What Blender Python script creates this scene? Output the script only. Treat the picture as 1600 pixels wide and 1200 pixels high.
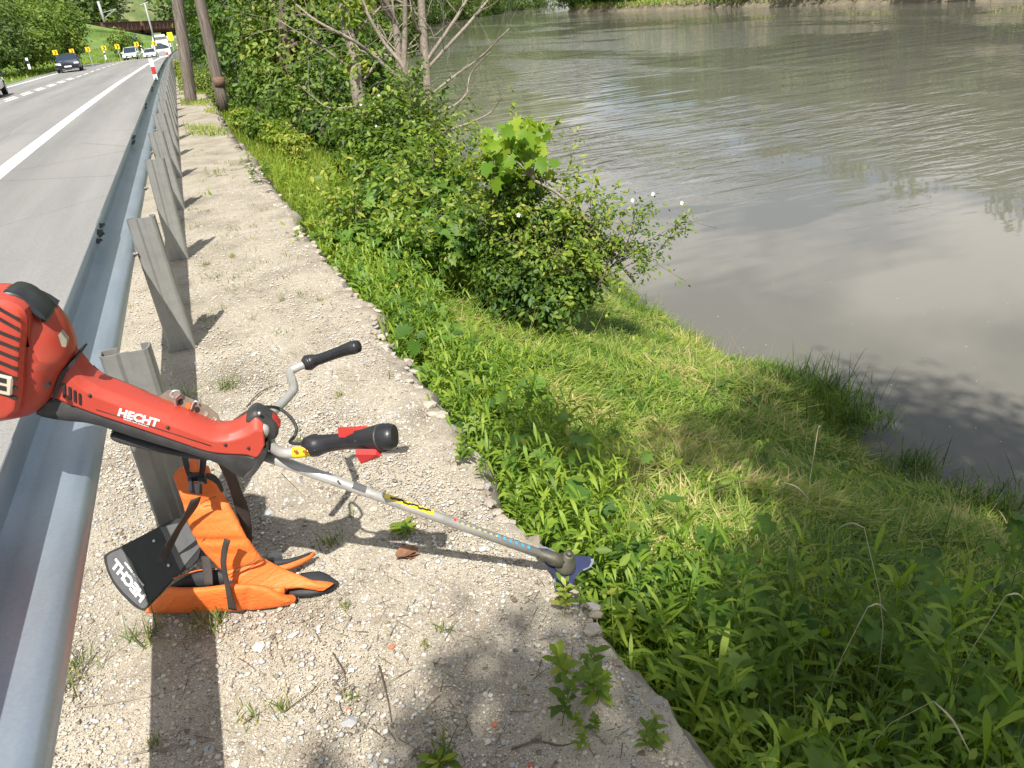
import bpy, bmesh, math, random
import numpy as np
from mathutils import Vector, Matrix
random.seed(7); RG = np.random.default_rng(7)
scene = bpy.context.scene
for o in list(bpy.data.objects): bpy.data.objects.remove(o)
rad = math.radians

# ------------------------------------------------------------------ camera, sky, sun, exposure
CAMZ = 1.6
F = 1200.0
def _norm(v): return v/np.linalg.norm(v)
_Y = _norm(np.array([268.-800, -(53.-600), -F]))
_Z = -_norm(np.array([1040.-800, -(2996.-600), -F])); _Z = _norm(_Z - _Z.dot(_Y)*_Y)
_X = np.cross(_Y, _Z)
RW = np.array([_X, _Y, _Z])
cam_d = bpy.data.cameras.new('camera'); cam = bpy.data.objects.new('camera', cam_d)
scene.collection.objects.link(cam); scene.camera = cam
m4 = Matrix([list(RW[0])+[0], list(RW[1])+[0], list(RW[2])+[CAMZ], [0, 0, 0, 1]])
cam.matrix_world = m4
cam_d.sensor_fit = 'HORIZONTAL'; cam_d.sensor_width = 36; cam_d.lens = 27.0
cam_d.clip_start = 0.05; cam_d.clip_end = 3000

SUNV = Vector((-.26, -.68, 1.0)).normalized()      # towards the sun
world = bpy.data.worlds.new('World'); scene.world = world; world.use_nodes = True
nt = world.node_tree; nt.nodes.clear()
def N(t, typ, **kw):
    n = t.nodes.new(typ)
    for k, v in kw.items(): setattr(n, k, v)
    return n
def L(t, a, b): t.links.new(a, b)
sky = N(nt, 'ShaderNodeTexSky', sky_type='NISHITA', sun_disc=False)
sky.sun_elevation = math.asin(SUNV.z); sky.sun_rotation = math.atan2(SUNV.x, SUNV.y) % (2*math.pi)
sky.air_density = 1.0; sky.dust_density = 1.2; sky.ozone_density = 1.0
bg1 = N(nt, 'ShaderNodeBackground'); bg1.inputs['Strength'].default_value = 0.07
L(nt, sky.outputs[0], bg1.inputs['Color'])
tc = N(nt, 'ShaderNodeTexCoord')
sep = N(nt, 'ShaderNodeSeparateXYZ'); L(nt, tc.outputs['Generated'], sep.inputs[0])
mz = N(nt, 'ShaderNodeMath', operation='ADD'); L(nt, sep.outputs['Z'], mz.inputs[0]); mz.inputs[1].default_value = 0.18
dx_ = N(nt, 'ShaderNodeMath', operation='DIVIDE'); L(nt, sep.outputs['X'], dx_.inputs[0]); L(nt, mz.outputs[0], dx_.inputs[1])
dy_ = N(nt, 'ShaderNodeMath', operation='DIVIDE'); L(nt, sep.outputs['Y'], dy_.inputs[0]); L(nt, mz.outputs[0], dy_.inputs[1])
cmb = N(nt, 'ShaderNodeCombineXYZ'); L(nt, dx_.outputs[0], cmb.inputs[0]); L(nt, dy_.outputs[0], cmb.inputs[1])
cn = N(nt, 'ShaderNodeTexNoise'); cn.inputs['Scale'].default_value = 1.35; cn.inputs['Detail'].default_value = 7; cn.inputs['Roughness'].default_value = .52
L(nt, cmb.outputs[0], cn.inputs['Vector'])
cr = N(nt, 'ShaderNodeMapRange'); cr.inputs['From Min'].default_value = .46; cr.inputs['From Max'].default_value = .60
L(nt, cn.outputs[0], cr.inputs['Value'])
bg2 = N(nt, 'ShaderNodeBackground'); bg2.inputs['Color'].default_value = (1, .98, .95, 1); bg2.inputs['Strength'].default_value = .86
mxs = N(nt, 'ShaderNodeMixShader'); L(nt, cr.outputs[0], mxs.inputs[0]); L(nt, bg1.outputs[0], mxs.inputs[1]); L(nt, bg2.outputs[0], mxs.inputs[2])
wo = N(nt, 'ShaderNodeOutputWorld'); L(nt, mxs.outputs[0], wo.inputs['Surface'])
sun_d = bpy.data.lights.new('sun', 'SUN'); sun = bpy.data.objects.new('sun', sun_d); scene.collection.objects.link(sun)
sun_d.energy = 5.0; sun_d.angle = rad(.55); sun_d.color = (1, .955, .88)
sun.rotation_euler = SUNV.to_track_quat('Z', 'Y').to_euler(); sun.location = (-5, -12, 20)
scene.view_settings.view_transform = 'Standard'; scene.view_settings.look = 'None'
scene.view_settings.exposure = 0.68; scene.view_settings.gamma = 1; scene.view_settings.use_curve_mapping = False

# ------------------------------------------------------------------ helpers
def ray(u, v): return RW @ np.array([u-800., -(v-600.), -F])
def at(u, v, z):                       # the place at height z that the photograph shows at (u, v)
    d = ray(u, v); t = (z-CAMZ)/d[2]
    return Vector((d[0]*t, d[1]*t, z))
def aty(u, v, y):
    d = ray(u, v); t = y/d[1]
    return Vector((d[0]*t, y, CAMZ+d[2]*t))

def link(o, parent=None):
    scene.collection.objects.link(o)
    if parent is not None: o.parent = parent
    return o
def mesh_obj(name, verts, faces, mat=None, parent=None, smooth=False, mats=None, midx=None, rnd=None):
    me = bpy.data.meshes.new(name)
    me.from_pydata([tuple(v) for v in verts], [], [tuple(f) for f in faces])
    if mats:
        for m in mats: me.materials.append(m)
    elif mat: me.materials.append(mat)
    if midx is not None: me.polygons.foreach_set('material_index', midx)
    if smooth: me.polygons.foreach_set('use_smooth', [True]*len(me.polygons))
    me.validate(); me.update()
    o = bpy.data.objects.new(name, me)
    return link(o, parent)
def np_obj(name, V, Fq, mat, parent=None, rnd=None, smooth=False):
    """V (n,3) float, Fq (m,k) int with k = 3 or 4, fast path; rnd per vertex"""
    me = bpy.data.meshes.new(name)
    n, m, k = len(V), len(Fq), Fq.shape[1]
    me.vertices.add(n); me.vertices.foreach_set('co', V.astype(np.float32).ravel())
    me.loops.add(m*k); me.loops.foreach_set('vertex_index', Fq.astype(np.int32).ravel())
    me.polygons.add(m); me.polygons.foreach_set('loop_start', np.arange(0, m*k, k, dtype=np.int32))
    try: me.polygons.foreach_set('loop_total', np.full(m, k, dtype=np.int32))
    except Exception: pass
    if smooth: me.polygons.foreach_set('use_smooth', np.ones(m, dtype=bool))
    me.update(calc_edges=True)
    if rnd is not None:
        a = me.attributes.new('rnd', 'FLOAT', 'POINT'); a.data.foreach_set('value', rnd.astype(np.float32))
    me.materials.append(mat)
    return link(bpy.data.objects.new(name, me), parent)
def tag(o, label=None, cat=None, group=None, kind=None):
    if label: o['label'] = label
    if cat: o['category'] = cat
    if group: o['group'] = group
    if kind: o['kind'] = kind
    return o
def empty(name, loc=(0, 0, 0), rz=0):
    o = bpy.data.objects.new(name, None); o.location = loc; o.rotation_euler = (0, 0, rz); o.empty_display_size = .1
    return link(o)
def set_parent_keep(o, root):          # o built in world coordinates, root unrotated/unscaled
    bpy.context.view_layer.update()
    o.parent = root; o.matrix_parent_inverse = root.matrix_world.inverted()
def copy_tree(o, loc=None, rz=None, label=None):
    c = o.copy(); scene.collection.objects.link(c)
    if loc is not None: c.location = loc
    if rz is not None: c.rotation_euler = (0, 0, rz)
    if label: c['label'] = label
    for ch in list(o.children):
        d = ch.copy(); scene.collection.objects.link(d); d.parent = c
        for g in list(ch.children):
            e = g.copy(); scene.collection.objects.link(e); e.parent = d
    return c

# materials ---------------------------------------------------------
def new_mat(name):
    m = bpy.data.materials.new(name); m.use_nodes = True
    t = m.node_tree; p = t.nodes['Principled BSDF']
    return m, t, p
def ramp(t, stops, fac):
    r = N(t, 'ShaderNodeValToRGB'); L(t, fac, r.inputs[0])
    e = r.color_ramp.elements
    while len(e) > 1: e.remove(e[-1])
    e[0].position = stops[0][0]; e[0].color = (*stops[0][1], 1)
    for pos, c in stops[1:]:
        x = e.new(pos); x.color = (*c, 1)
    return r
def mat_plain(name, col, rough=.5, metal=0., var=.15, scale=30., bump=0., coat=0., wear=None):
    m, t, p = new_mat(name)
    ob = N(t, 'ShaderNodeTexCoord')
    n = N(t, 'ShaderNodeTexNoise'); n.inputs['Scale'].default_value = scale; n.inputs['Detail'].default_value = 5
    L(t, ob.outputs['Object'], n.inputs['Vector'])
    c = np.array(col)
    st = [(.25, tuple(c*(1-var))), (.75, tuple(np.minimum(c*(1+var), 1)))]
    r = ramp(t, st, n.outputs[0])
    out = r.outputs[0]
    if wear:
        n2 = N(t, 'ShaderNodeTexNoise'); n2.inputs['Scale'].default_value = wear[1]; n2.inputs['Detail'].default_value = 8; n2.inputs['Roughness'].default_value = .7
        L(t, ob.outputs['Object'], n2.inputs['Vector'])
        mr = N(t, 'ShaderNodeMapRange'); mr.inputs['From Min'].default_value = wear[2]; mr.inputs['From Max'].default_value = wear[2]+.15
        mr.inputs['To Max'].default_value = wear[3]
        L(t, n2.outputs[0], mr.inputs['Value'])
        mx = N(t, 'ShaderNodeMix', data_type='RGBA'); L(t, mr.outputs[0], mx.inputs[0]); L(t, out, mx.inputs[6]); mx.inputs[7].default_value = (*wear[0], 1)
        out = mx.outputs[2]
    L(t, out, p.inputs['Base Color'])
    p.inputs['Roughness'].default_value = rough; p.inputs['Metallic'].default_value = metal
    p.inputs['Coat Weight'].default_value = coat
    if bump:
        b = N(t, 'ShaderNodeBump'); b.inputs['Strength'].default_value = bump; b.inputs['Distance'].default_value = .002
        n3 = N(t, 'ShaderNodeTexNoise'); n3.inputs['Scale'].default_value = scale*6; n3.inputs['Detail'].default_value = 3
        L(t, ob.outputs['Object'], n3.inputs['Vector']); L(t, n3.outputs[0], b.inputs['Height']); L(t, b.outputs[0], p.inputs['Normal'])
    return m
def mat_leaf(name, stops, trans=.4, rough=.5, scale=.8):
    stops = [(q, (c[0]*1.24, c[1]*1.13, c[2]*1.1)) for q, c in stops]
    m, t, p = new_mat(name)
    a = N(t, 'ShaderNodeAttribute', attribute_name='rnd')
    ob = N(t, 'ShaderNodeTexCoord')
    n = N(t, 'ShaderNodeTexNoise'); n.inputs['Scale'].default_value = scale; n.inputs['Detail'].default_value = 2
    L(t, ob.outputs['Object'], n.inputs['Vector'])
    ad = N(t, 'ShaderNodeMath', operation='MULTIPLY_ADD'); L(t, n.outputs[0], ad.inputs[0]); ad.inputs[1].default_value = .9; ad.inputs[2].default_value = -.45
    a2 = N(t, 'ShaderNodeMath', operation='ADD'); L(t, ad.outputs[0], a2.inputs[0]); L(t, a.outputs['Fac'], a2.inputs[1])
    r = ramp(t, stops, a2.outputs[0])
    L(t, r.outputs[0], p.inputs['Base Color']); p.inputs['Roughness'].default_value = rough
    p.inputs['Specular IOR Level'].default_value = .35
    tr = N(t, 'ShaderNodeBsdfTranslucent')
    hs = N(t, 'ShaderNodeHueSaturation'); hs.inputs['Hue'].default_value = .487; hs.inputs['Saturation'].default_value = 1.1; hs.inputs['Value'].default_value = 1.5
    L(t, r.outputs[0], hs.inputs['Color']); L(t, hs.outputs[0], tr.inputs['Color'])
    mx = N(t, 'ShaderNodeMixShader'); mx.inputs[0].default_value = trans
    L(t, p.outputs[0], mx.inputs[1]); L(t, tr.outputs[0], mx.inputs[2])
    L(t, mx.outputs[0], t.nodes['Material Output'].inputs['Surface'])
    return m

M = {}
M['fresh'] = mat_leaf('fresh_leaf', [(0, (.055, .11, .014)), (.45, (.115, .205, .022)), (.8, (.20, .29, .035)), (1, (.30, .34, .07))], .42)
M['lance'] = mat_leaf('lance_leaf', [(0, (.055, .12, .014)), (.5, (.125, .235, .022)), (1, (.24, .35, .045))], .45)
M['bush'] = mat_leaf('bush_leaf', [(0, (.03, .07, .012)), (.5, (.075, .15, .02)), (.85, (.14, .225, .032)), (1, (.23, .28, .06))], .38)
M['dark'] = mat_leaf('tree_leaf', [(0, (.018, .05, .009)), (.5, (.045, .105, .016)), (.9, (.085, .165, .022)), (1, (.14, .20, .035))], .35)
M['cut'] = mat_leaf('cut_grass', [(0, (.045, .11, .016)), (.3, (.10, .20, .025)), (.55, (.18, .29, .045)), (.8, (.29, .35, .09)), (1, (.42, .38, .19))], .35)
M['weed'] = mat_leaf('dry_weed', [(0, (.05, .10, .02)), (.5, (.13, .19, .04)), (1, (.30, .28, .11))], .3)
M['bigleaf'] = mat_leaf('vine_leaf', [(0, (.045, .11, .02)), (.5, (.085, .19, .03)), (1, (.16, .26, .05))], .4)
M['maple'] = mat_leaf('maple_leaf', [(0, (.06, .16, .012)), (.5, (.15, .27, .02)), (1, (.27, .36, .045))], .45)
M['far'] = mat_leaf('far_leaf', [(0, (.025, .055, .012)), (.5, (.065, .125, .022)), (1, (.13, .19, .04))], .3, scale=.08)
M['farlight'] = mat_leaf('far_light_leaf', [(0, (.04, .09, .012)), (.5, (.09, .17, .022)), (1, (.16, .23, .04))], .3, scale=.15)
M['seed'] = mat_plain('seed_head', (.42, .38, .24), .8)
M['bark'] = mat_plain('bark', (.20, .17, .13), .9, var=.4, scale=40, bump=.6)
M['twig'] = mat_plain('dead_twig', (.23, .195, .155), .85, var=.4, scale=30)
M['twigdark'] = mat_plain('dark_twig', (.11, .085, .06), .85, var=.4, scale=30)
M['flower'] = mat_plain('white_petal', (.8, .8, .74), .6, var=.05)
M['white'] = mat_plain('white_plastic', (.78, .78, .76), .45, var=.05)
M['black'] = mat_plain('black_plastic', (.018, .018, .021), .38, var=.3, bump=.08)
M['blackdusty'] = mat_plain('dusty_black_plastic', (.035, .034, .034), .55, var=.3, bump=.15, wear=((.11, .10, .085), 14, .55, .35))
M['red'] = mat_plain('red_plastic', (.43, .054, .032), .44, var=.10, scale=6, bump=.08, wear=((.24, .13, .09), 16, .56, .35))
M['redclean'] = mat_plain('bright_red_plastic', (.45, .03, .028), .35, var=.05)
M['orange'] = mat_plain('orange_nylon', (.78, .165, .028), .6, var=.05, scale=9, bump=.10, wear=((.50, .17, .06), 7, .62, .3))
t_ = M['orange'].node_tree; b_ = [q for q in t_.nodes if q.type == 'BUMP'][0]; w_ = N(t_, 'ShaderNodeTexNoise'); w_.inputs['Scale'].default_value = 9; w_.inputs['Detail'].default_value = 1.5; w_.inputs['Distortion'].default_value = 1.5
b2_ = N(t_, 'ShaderNodeBump'); b2_.inputs['Distance'].default_value = .012; b2_.inputs['Strength'].default_value = .35; L(t_, w_.outputs[0], b2_.inputs['Height']); L(t_, b_.outputs[0], b2_.inputs['Normal']); L(t_, b2_.outputs[0], t_.nodes['Principled BSDF'].inputs['Normal'])
M['steelbar'] = mat_plain('painted_grey_tube', (.42, .41, .38), .35, .35, var=.12, scale=20, wear=((.25, .21, .16), 30, .55, .6))
M['darkmetal'] = mat_plain('greasy_cast_metal', (.10, .095, .07), .55, .5, var=.35, bump=.3)
M['blade'] = mat_plain('blue_steel_blade', (.055, .065, .14), .38, .5, var=.15)
M['edge'] = mat_plain('bare_steel_edge', (.62, .63, .65), .3, .8, var=.1)
M['webbing'] = mat_plain('brown_black_webbing', (.045, .036, .032), .8, var=.25, scale=200, bump=.3)
M['foam'] = mat_plain('black_foam_board', (.022, .023, .026), .65, var=.2, bump=.1)
M['greyprint'] = mat_plain('grey_print_panel', (.10, .10, .105), .5, var=.15)
M['yellow'] = mat_plain('yellow_sticker', (.80, .60, .02), .4, var=.06)
M['print'] = mat_plain('black_print', (.02, .02, .02), .5)
M['blueprint'] = mat_plain('blue_print', (.04, .28, .55), .5)
M['redprint'] = mat_plain('red_print', (.65, .05, .04), .5)
M['bolt'] = mat_plain('bolt_metal', (.13, .13, .14), .5, .7, var=.2)
M['plate'] = mat_plain('dirty_plate_metal', (.30, .27, .21), .6, .5, var=.25, scale=40)
M['beige'] = mat_plain('beige_guard', (.48, .43, .33), .6, var=.1)
M['copper'] = mat_plain('brick_crumb', (.42, .14, .07), .85)
M['rustband'] = mat_plain('rusty_iron_band', (.15, .085, .055), .8, var=.4)
M['paper'] = mat_plain('white_paper', (.8, .8, .78), .7)
M['deadleaf'] = mat_plain('dead_leaf', (.20, .095, .05), .8, var=.4)

def mat_wood(name, a, b):
    m, t, p = new_mat(name); ob = N(t, 'ShaderNodeTexCoord'); mp = N(t, 'ShaderNodeMapping'); mp.inputs['Scale'].default_value = (30, 30, 1.2); L(t, ob.outputs['Object'], mp.inputs[0])
    n = N(t, 'ShaderNodeTexNoise'); n.inputs['Scale'].default_value = 1; n.inputs['Detail'].default_value = 6; n.inputs['Roughness'].default_value = .7; L(t, mp.outputs[0], n.inputs['Vector'])
    r = ramp(t, [(.35, a), (.52, tuple((x+y)/2 for x, y in zip(a, b))), (.68, b)], n.outputs[0]); L(t, r.outputs[0], p.inputs['Base Color']); p.inputs['Roughness'].default_value = .9
    bu = N(t, 'ShaderNodeBump'); bu.inputs['Strength'].default_value = .9; bu.inputs['Distance'].default_value = .02; L(t, n.outputs[0], bu.inputs['Height']); L(t, bu.outputs[0], p.inputs['Normal']); return m
M['pole'] = mat_wood('weathered_pole_wood', (.055, .045, .035), (.24, .20, .165))
def mat_galv(name, base, rough, metal):
    m, t, p = new_mat(name)
    ob = N(t, 'ShaderNodeTexCoord')
    v = N(t, 'ShaderNodeTexVoronoi'); v.inputs['Scale'].default_value = 160; L(t, ob.outputs['Object'], v.inputs['Vector'])
    n = N(t, 'ShaderNodeTexNoise'); n.inputs['Scale'].default_value = 5; n.inputs['Detail'].default_value = 6
    mp = N(t, 'ShaderNodeMapping'); mp.inputs['Scale'].default_value = (3, .6, 3); L(t, ob.outputs['Object'], mp.inputs[0]); L(t, mp.outputs[0], n.inputs['Vector'])
    ad = N(t, 'ShaderNodeMath', operation='MULTIPLY_ADD'); L(t, v.outputs['Color'], ad.inputs[0]); ad.inputs[1].default_value = .25
    L(t, n.outputs[0], ad.inputs[2])
    b = np.array(base)
    r = ramp(t, [(.3, tuple(b*.86)), (.62, tuple(b)), (.85, tuple(b*1.10))], ad.outputs[0])
    L(t, r.outputs[0], p.inputs['Base Color'])
    p.inputs['Metallic'].default_value = metal; p.inputs['Roughness'].default_value = rough
    return m
M['galv'] = mat_galv('galvanised_rail', (.36, .42, .48), .40, .6)
M['galvpost'] = mat_galv('galvanised_post', (.27, .27, .255), .5, .4)

def mat_gravel():
    m, t, p = new_mat('gravel_verge')
    ob = N(t, 'ShaderNodeTexCoord')
    base = N(t, 'ShaderNodeTexNoise'); base.inputs['Scale'].default_value = 2.2; base.inputs['Detail'].default_value = 6; base.inputs['Roughness'].default_value = .65
    L(t, ob.outputs['Object'], base.inputs['Vector'])
    rb = ramp(t, [(.3, (.17, .14, .105)), (.5, (.37, .325, .25)), (.7, (.48, .43, .345))], base.outputs[0])
    warp = N(t, 'ShaderNodeTexNoise'); warp.inputs['Scale'].default_value = 30; L(t, ob.outputs['Object'], warp.inputs['Vector'])
    wm = N(t, 'ShaderNodeMix', data_type='VECTOR'); wm.inputs[0].default_value = .02; L(t, ob.outputs['Object'], wm.inputs[4]); L(t, warp.outputs['Color'], wm.inputs[5])
    heights = None; col = rb.outputs[0]
    for sc, th, fac in ((230, .42, .85), (120, .30, .9), (55, .16, .9)):
        v = N(t, 'ShaderNodeTexVoronoi'); v.inputs['Scale'].default_value = sc; L(t, wm.outputs[1], v.inputs['Vector'])
        s = N(t, 'ShaderNodeSeparateColor'); L(t, v.outputs['Color'], s.inputs[0])
        rc = ramp(t, [(0, (.13, .10, .075)), (.18, (.30, .24, .17)), (.4, (.52, .45, .33)), (.65, (.60, .53, .41)), (.82, (.38, .38, .37)), (1, (.70, .66, .57))], s.outputs[0])
        lt = N(t, 'ShaderNodeMapRange'); lt.inputs['From Min'].default_value = th+.06; lt.inputs['From Max'].default_value = th-.04; lt.inputs['To Max'].default_value = fac
        L(t, v.outputs['Distance'], lt.inputs['Value'])
        gate = N(t, 'ShaderNodeMath', operation='GREATER_THAN'); L(t, s.outputs[1], gate.inputs[0]); gate.inputs[1].default_value = {230: .1, 120: .5, 55: .82}[sc]
        mu = N(t, 'ShaderNodeMath', operation='MULTIPLY'); L(t, lt.outputs[0], mu.inputs[0]); L(t, gate.outputs[0], mu.inputs[1])
        mx = N(t, 'ShaderNodeMix', data_type='RGBA'); L(t, mu.outputs[0], mx.inputs[0]); L(t, col, mx.inputs[6]); L(t, rc.outputs[0], mx.inputs[7])
        col = mx.outputs[2]
        hh = N(t, 'ShaderNodeMath', operation='MULTIPLY'); L(t, mu.outputs[0], hh.inputs[0]); hh.inputs[1].default_value = 60/sc
        if heights is None: heights = hh.outputs[0]
        else:
            a = N(t, 'ShaderNodeMath', operation='MAXIMUM'); L(t, heights, a.inputs[0]); L(t, hh.outputs[0], a.inputs[1]); heights = a.outputs[0]
    L(t, col, p.inputs['Base Color']); p.inputs['Roughness'].default_value = .9
    b = N(t, 'ShaderNodeBump'); b.inputs['Strength'].default_value = 1.0; b.inputs['Distance'].default_value = .012
    L(t, heights, b.inputs['Height']); L(t, b.outputs[0], p.inputs['Normal'])
    return m
M['gravel'] = mat_gravel()
def mat_stone(name, stops, bump=.5):
    m, t, p = new_mat(name)
    a = N(t, 'ShaderNodeAttribute', attribute_name='rnd'); oi = N(t, 'ShaderNodeObjectInfo')
    ob = N(t, 'ShaderNodeTexCoord'); n = N(t, 'ShaderNodeTexNoise'); n.inputs['Scale'].default_value = 45; n.inputs['Detail'].default_value = 5
    L(t, ob.outputs['Object'], n.inputs['Vector'])
    s1 = N(t, 'ShaderNodeMath', operation='ADD'); L(t, a.outputs['Fac'], s1.inputs[0]); L(t, oi.outputs['Random'], s1.inputs[1])
    fr = N(t, 'ShaderNodeMath', operation='FRACT'); L(t, s1.outputs[0], fr.inputs[0])
    s2 = N(t, 'ShaderNodeMath', operation='MULTIPLY_ADD'); L(t, n.outputs[0], s2.inputs[0]); s2.inputs[1].default_value = .35; L(t, fr.outputs[0], s2.inputs[2])
    s3 = N(t, 'ShaderNodeMath', operation='SUBTRACT'); L(t, s2.outputs[0], s3.inputs[0]); s3.inputs[1].default_value = .17
    r = ramp(t, stops, s3.outputs[0]); L(t, r.outputs[0], p.inputs['Base Color']); p.inputs['Roughness'].default_value = .88
    b = N(t, 'ShaderNodeBump'); b.inputs['Strength'].default_value = bump; b.inputs['Distance'].default_value = .004; L(t, n.outputs[0], b.inputs['Height']); L(t, b.outputs[0], p.inputs['Normal'])
    return m
M['pebble'] = mat_stone('pebbles', [(0, (.14, .11, .085)), (.2, (.32, .27, .21)), (.45, (.48, .42, .335)), (.66, (.56, .51, .42)), (.8, (.33, .34, .34)), (.95, (.44, .44, .43)), (1, (.70, .67, .60))])
M['rubble'] = mat_stone('concrete_rubble', [(0, (.27, .225, .175)), (.4, (.42, .36, .29)), (.7, (.52, .45, .375)), (1, (.40, .38, .36))], .9)

def mat_concrete():
    m, t, p = new_mat('wall_concrete')
    ob = N(t, 'ShaderNodeTexCoord')
    n = N(t, 'ShaderNodeTexNoise'); n.inputs['Scale'].default_value = 6; n.inputs['Detail'].default_value = 8; n.inputs['Roughness'].default_value = .7; L(t, ob.outputs['Object'], n.inputs['Vector'])
    r = ramp(t, [(.3, (.10, .09, .075)), (.5, (.24, .21, .17)), (.7, (.34, .31, .26))], n.outputs[0])
    L(t, r.outputs[0], p.inputs['Base Color']); p.inputs['Roughness'].default_value = .9
    n2 = N(t, 'ShaderNodeTexNoise'); n2.inputs['Scale'].default_value = 60; n2.inputs['Detail'].default_value = 6; L(t, ob.outputs['Object'], n2.inputs['Vector'])
    b = N(t, 'ShaderNodeBump'); b.inputs['Strength'].default_value = 1; b.inputs['Distance'].default_value = .01; L(t, n2.outputs[0], b.inputs['Height']); L(t, b.outputs[0], p.inputs['Normal'])
    return m
M['concrete'] = mat_concrete()
def mat_asphalt():
    m, t, p = new_mat('asphalt')
    ob = N(t, 'ShaderNodeTexCoord')
    v = N(t, 'ShaderNodeTexNoise'); v.inputs['Scale'].default_value = 220; v.inputs['Detail'].default_value = 3; L(t, ob.outputs['Object'], v.inputs['Vector'])
    mp = N(t, 'ShaderNodeMapping'); mp.inputs['Scale'].default_value = (1.2, .08, 1); L(t, ob.outputs['Object'], mp.inputs[0])
    n = N(t, 'ShaderNodeTexNoise'); n.inputs['Scale'].default_value = 1.3; n.inputs['Detail'].default_value = 6; n.inputs['Roughness'].default_value = .6; L(t, mp.outputs[0], n.inputs['Vector'])
    r1 = ramp(t, [(.3, (.13, .13, .13)), (.5, (.225, .222, .217)), (.7, (.335, .33, .32))], v.outputs[0])
    r2 = ramp(t, [(.3, (.80, .80, .82)), (.7, (1.12, 1.10, 1.06))], n.outputs[0])
    mx = N(t, 'ShaderNodeMix', data_type='RGBA', blend_type='MULTIPLY'); mx.inputs[0].default_value = 1; L(t, r1.outputs[0], mx.inputs[6]); L(t, r2.outputs[0], mx.inputs[7])
    sx = N(t, 'ShaderNodeSeparateXYZ'); L(t, ob.outputs['Object'], sx.inputs[0])
    wv = N(t, 'ShaderNodeMath', operation='SINE'); mm = N(t, 'ShaderNodeMath', operation='MULTIPLY_ADD'); L(t, sx.outputs['X'], mm.inputs[0]); mm.inputs[1].default_value = 3.5; mm.inputs[2].default_value = .4; L(t, mm.outputs[0], wv.inputs[0])
    mr = N(t, 'ShaderNodeMapRange'); mr.inputs['From Min'].default_value = -1; mr.inputs['To Min'].default_value = .9; mr.inputs['To Max'].default_value = 1.04; L(t, wv.outputs[0], mr.inputs['Value'])
    vc = N(t, 'ShaderNodeTexVoronoi', feature='DISTANCE_TO_EDGE'); vc.inputs['Scale'].default_value = .28; L(t, ob.outputs['Object'], vc.inputs['Vector'])
    ck = N(t, 'ShaderNodeMapRange'); ck.inputs['From Max'].default_value = .006; ck.inputs['To Min'].default_value = .72; L(t, vc.outputs['Distance'], ck.inputs['Value'])
    m2 = N(t, 'ShaderNodeMath', operation='MULTIPLY'); L(t, mr.outputs[0], m2.inputs[0]); L(t, ck.outputs[0], m2.inputs[1])
    vm = N(t, 'ShaderNodeVectorMath', operation='SCALE'); L(t, mx.outputs[2], vm.inputs[0]); L(t, m2.outputs[0], vm.inputs['Scale'])
    L(t, vm.outputs[0], p.inputs['Base Color']); p.inputs['Roughness'].default_value = .8
    b = N(t, 'ShaderNodeBump'); b.inputs['Strength'].default_value = .5; b.inputs['Distance'].default_value = .003; L(t, v.outputs[0], b.inputs['Height']); L(t, b.outputs[0], p.inputs['Normal'])
    return m
M['asphalt'] = mat_asphalt()
M['paint'] = mat_plain('road_paint', (.78, .77, .72), .7, var=.08, scale=9, wear=((.35, .34, .32), 25, .62, .5))
def mat_soil(name, stops, sc):
    m, t, p = new_mat(name)
    ob = N(t, 'ShaderNodeTexCoord'); n = N(t, 'ShaderNodeTexNoise'); n.inputs['Scale'].default_value = sc; n.inputs['Detail'].default_value = 8; n.inputs['Roughness'].default_value = .7
    L(t, ob.outputs['Object'], n.inputs['Vector']); r = ramp(t, stops, n.outputs[0]); L(t, r.outputs[0], p.inputs['Base Color']); p.inputs['Roughness'].default_value = .95
    b = N(t, 'ShaderNodeBump'); b.inputs['Strength'].default_value = .8; b.inputs['Distance'].default_value = .02; L(t, n.outputs[0], b.inputs['Height']); L(t, b.outputs[0], p.inputs['Normal'])
    return m
M['soil'] = mat_soil('bank_soil', [(.3, (.035, .045, .015)), (.55, (.07, .09, .03)), (.75, (.15, .13, .07))], 9)
M['mud'] = mat_soil('far_bank_mud', [(.3, (.12, .10, .065)), (.7, (.26, .22, .15))], .8)
M['meadow'] = mat_soil('meadow', [(.3, (.06, .12, .022)), (.5, (.11, .19, .035)), (.75, (.20, .23, .06))], .9)
M['scree'] = mat_soil('hill_ground', [(.35, (.05, .085, .02)), (.52, (.12, .15, .05)), (.7, (.27, .24, .16))], .12)

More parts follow.
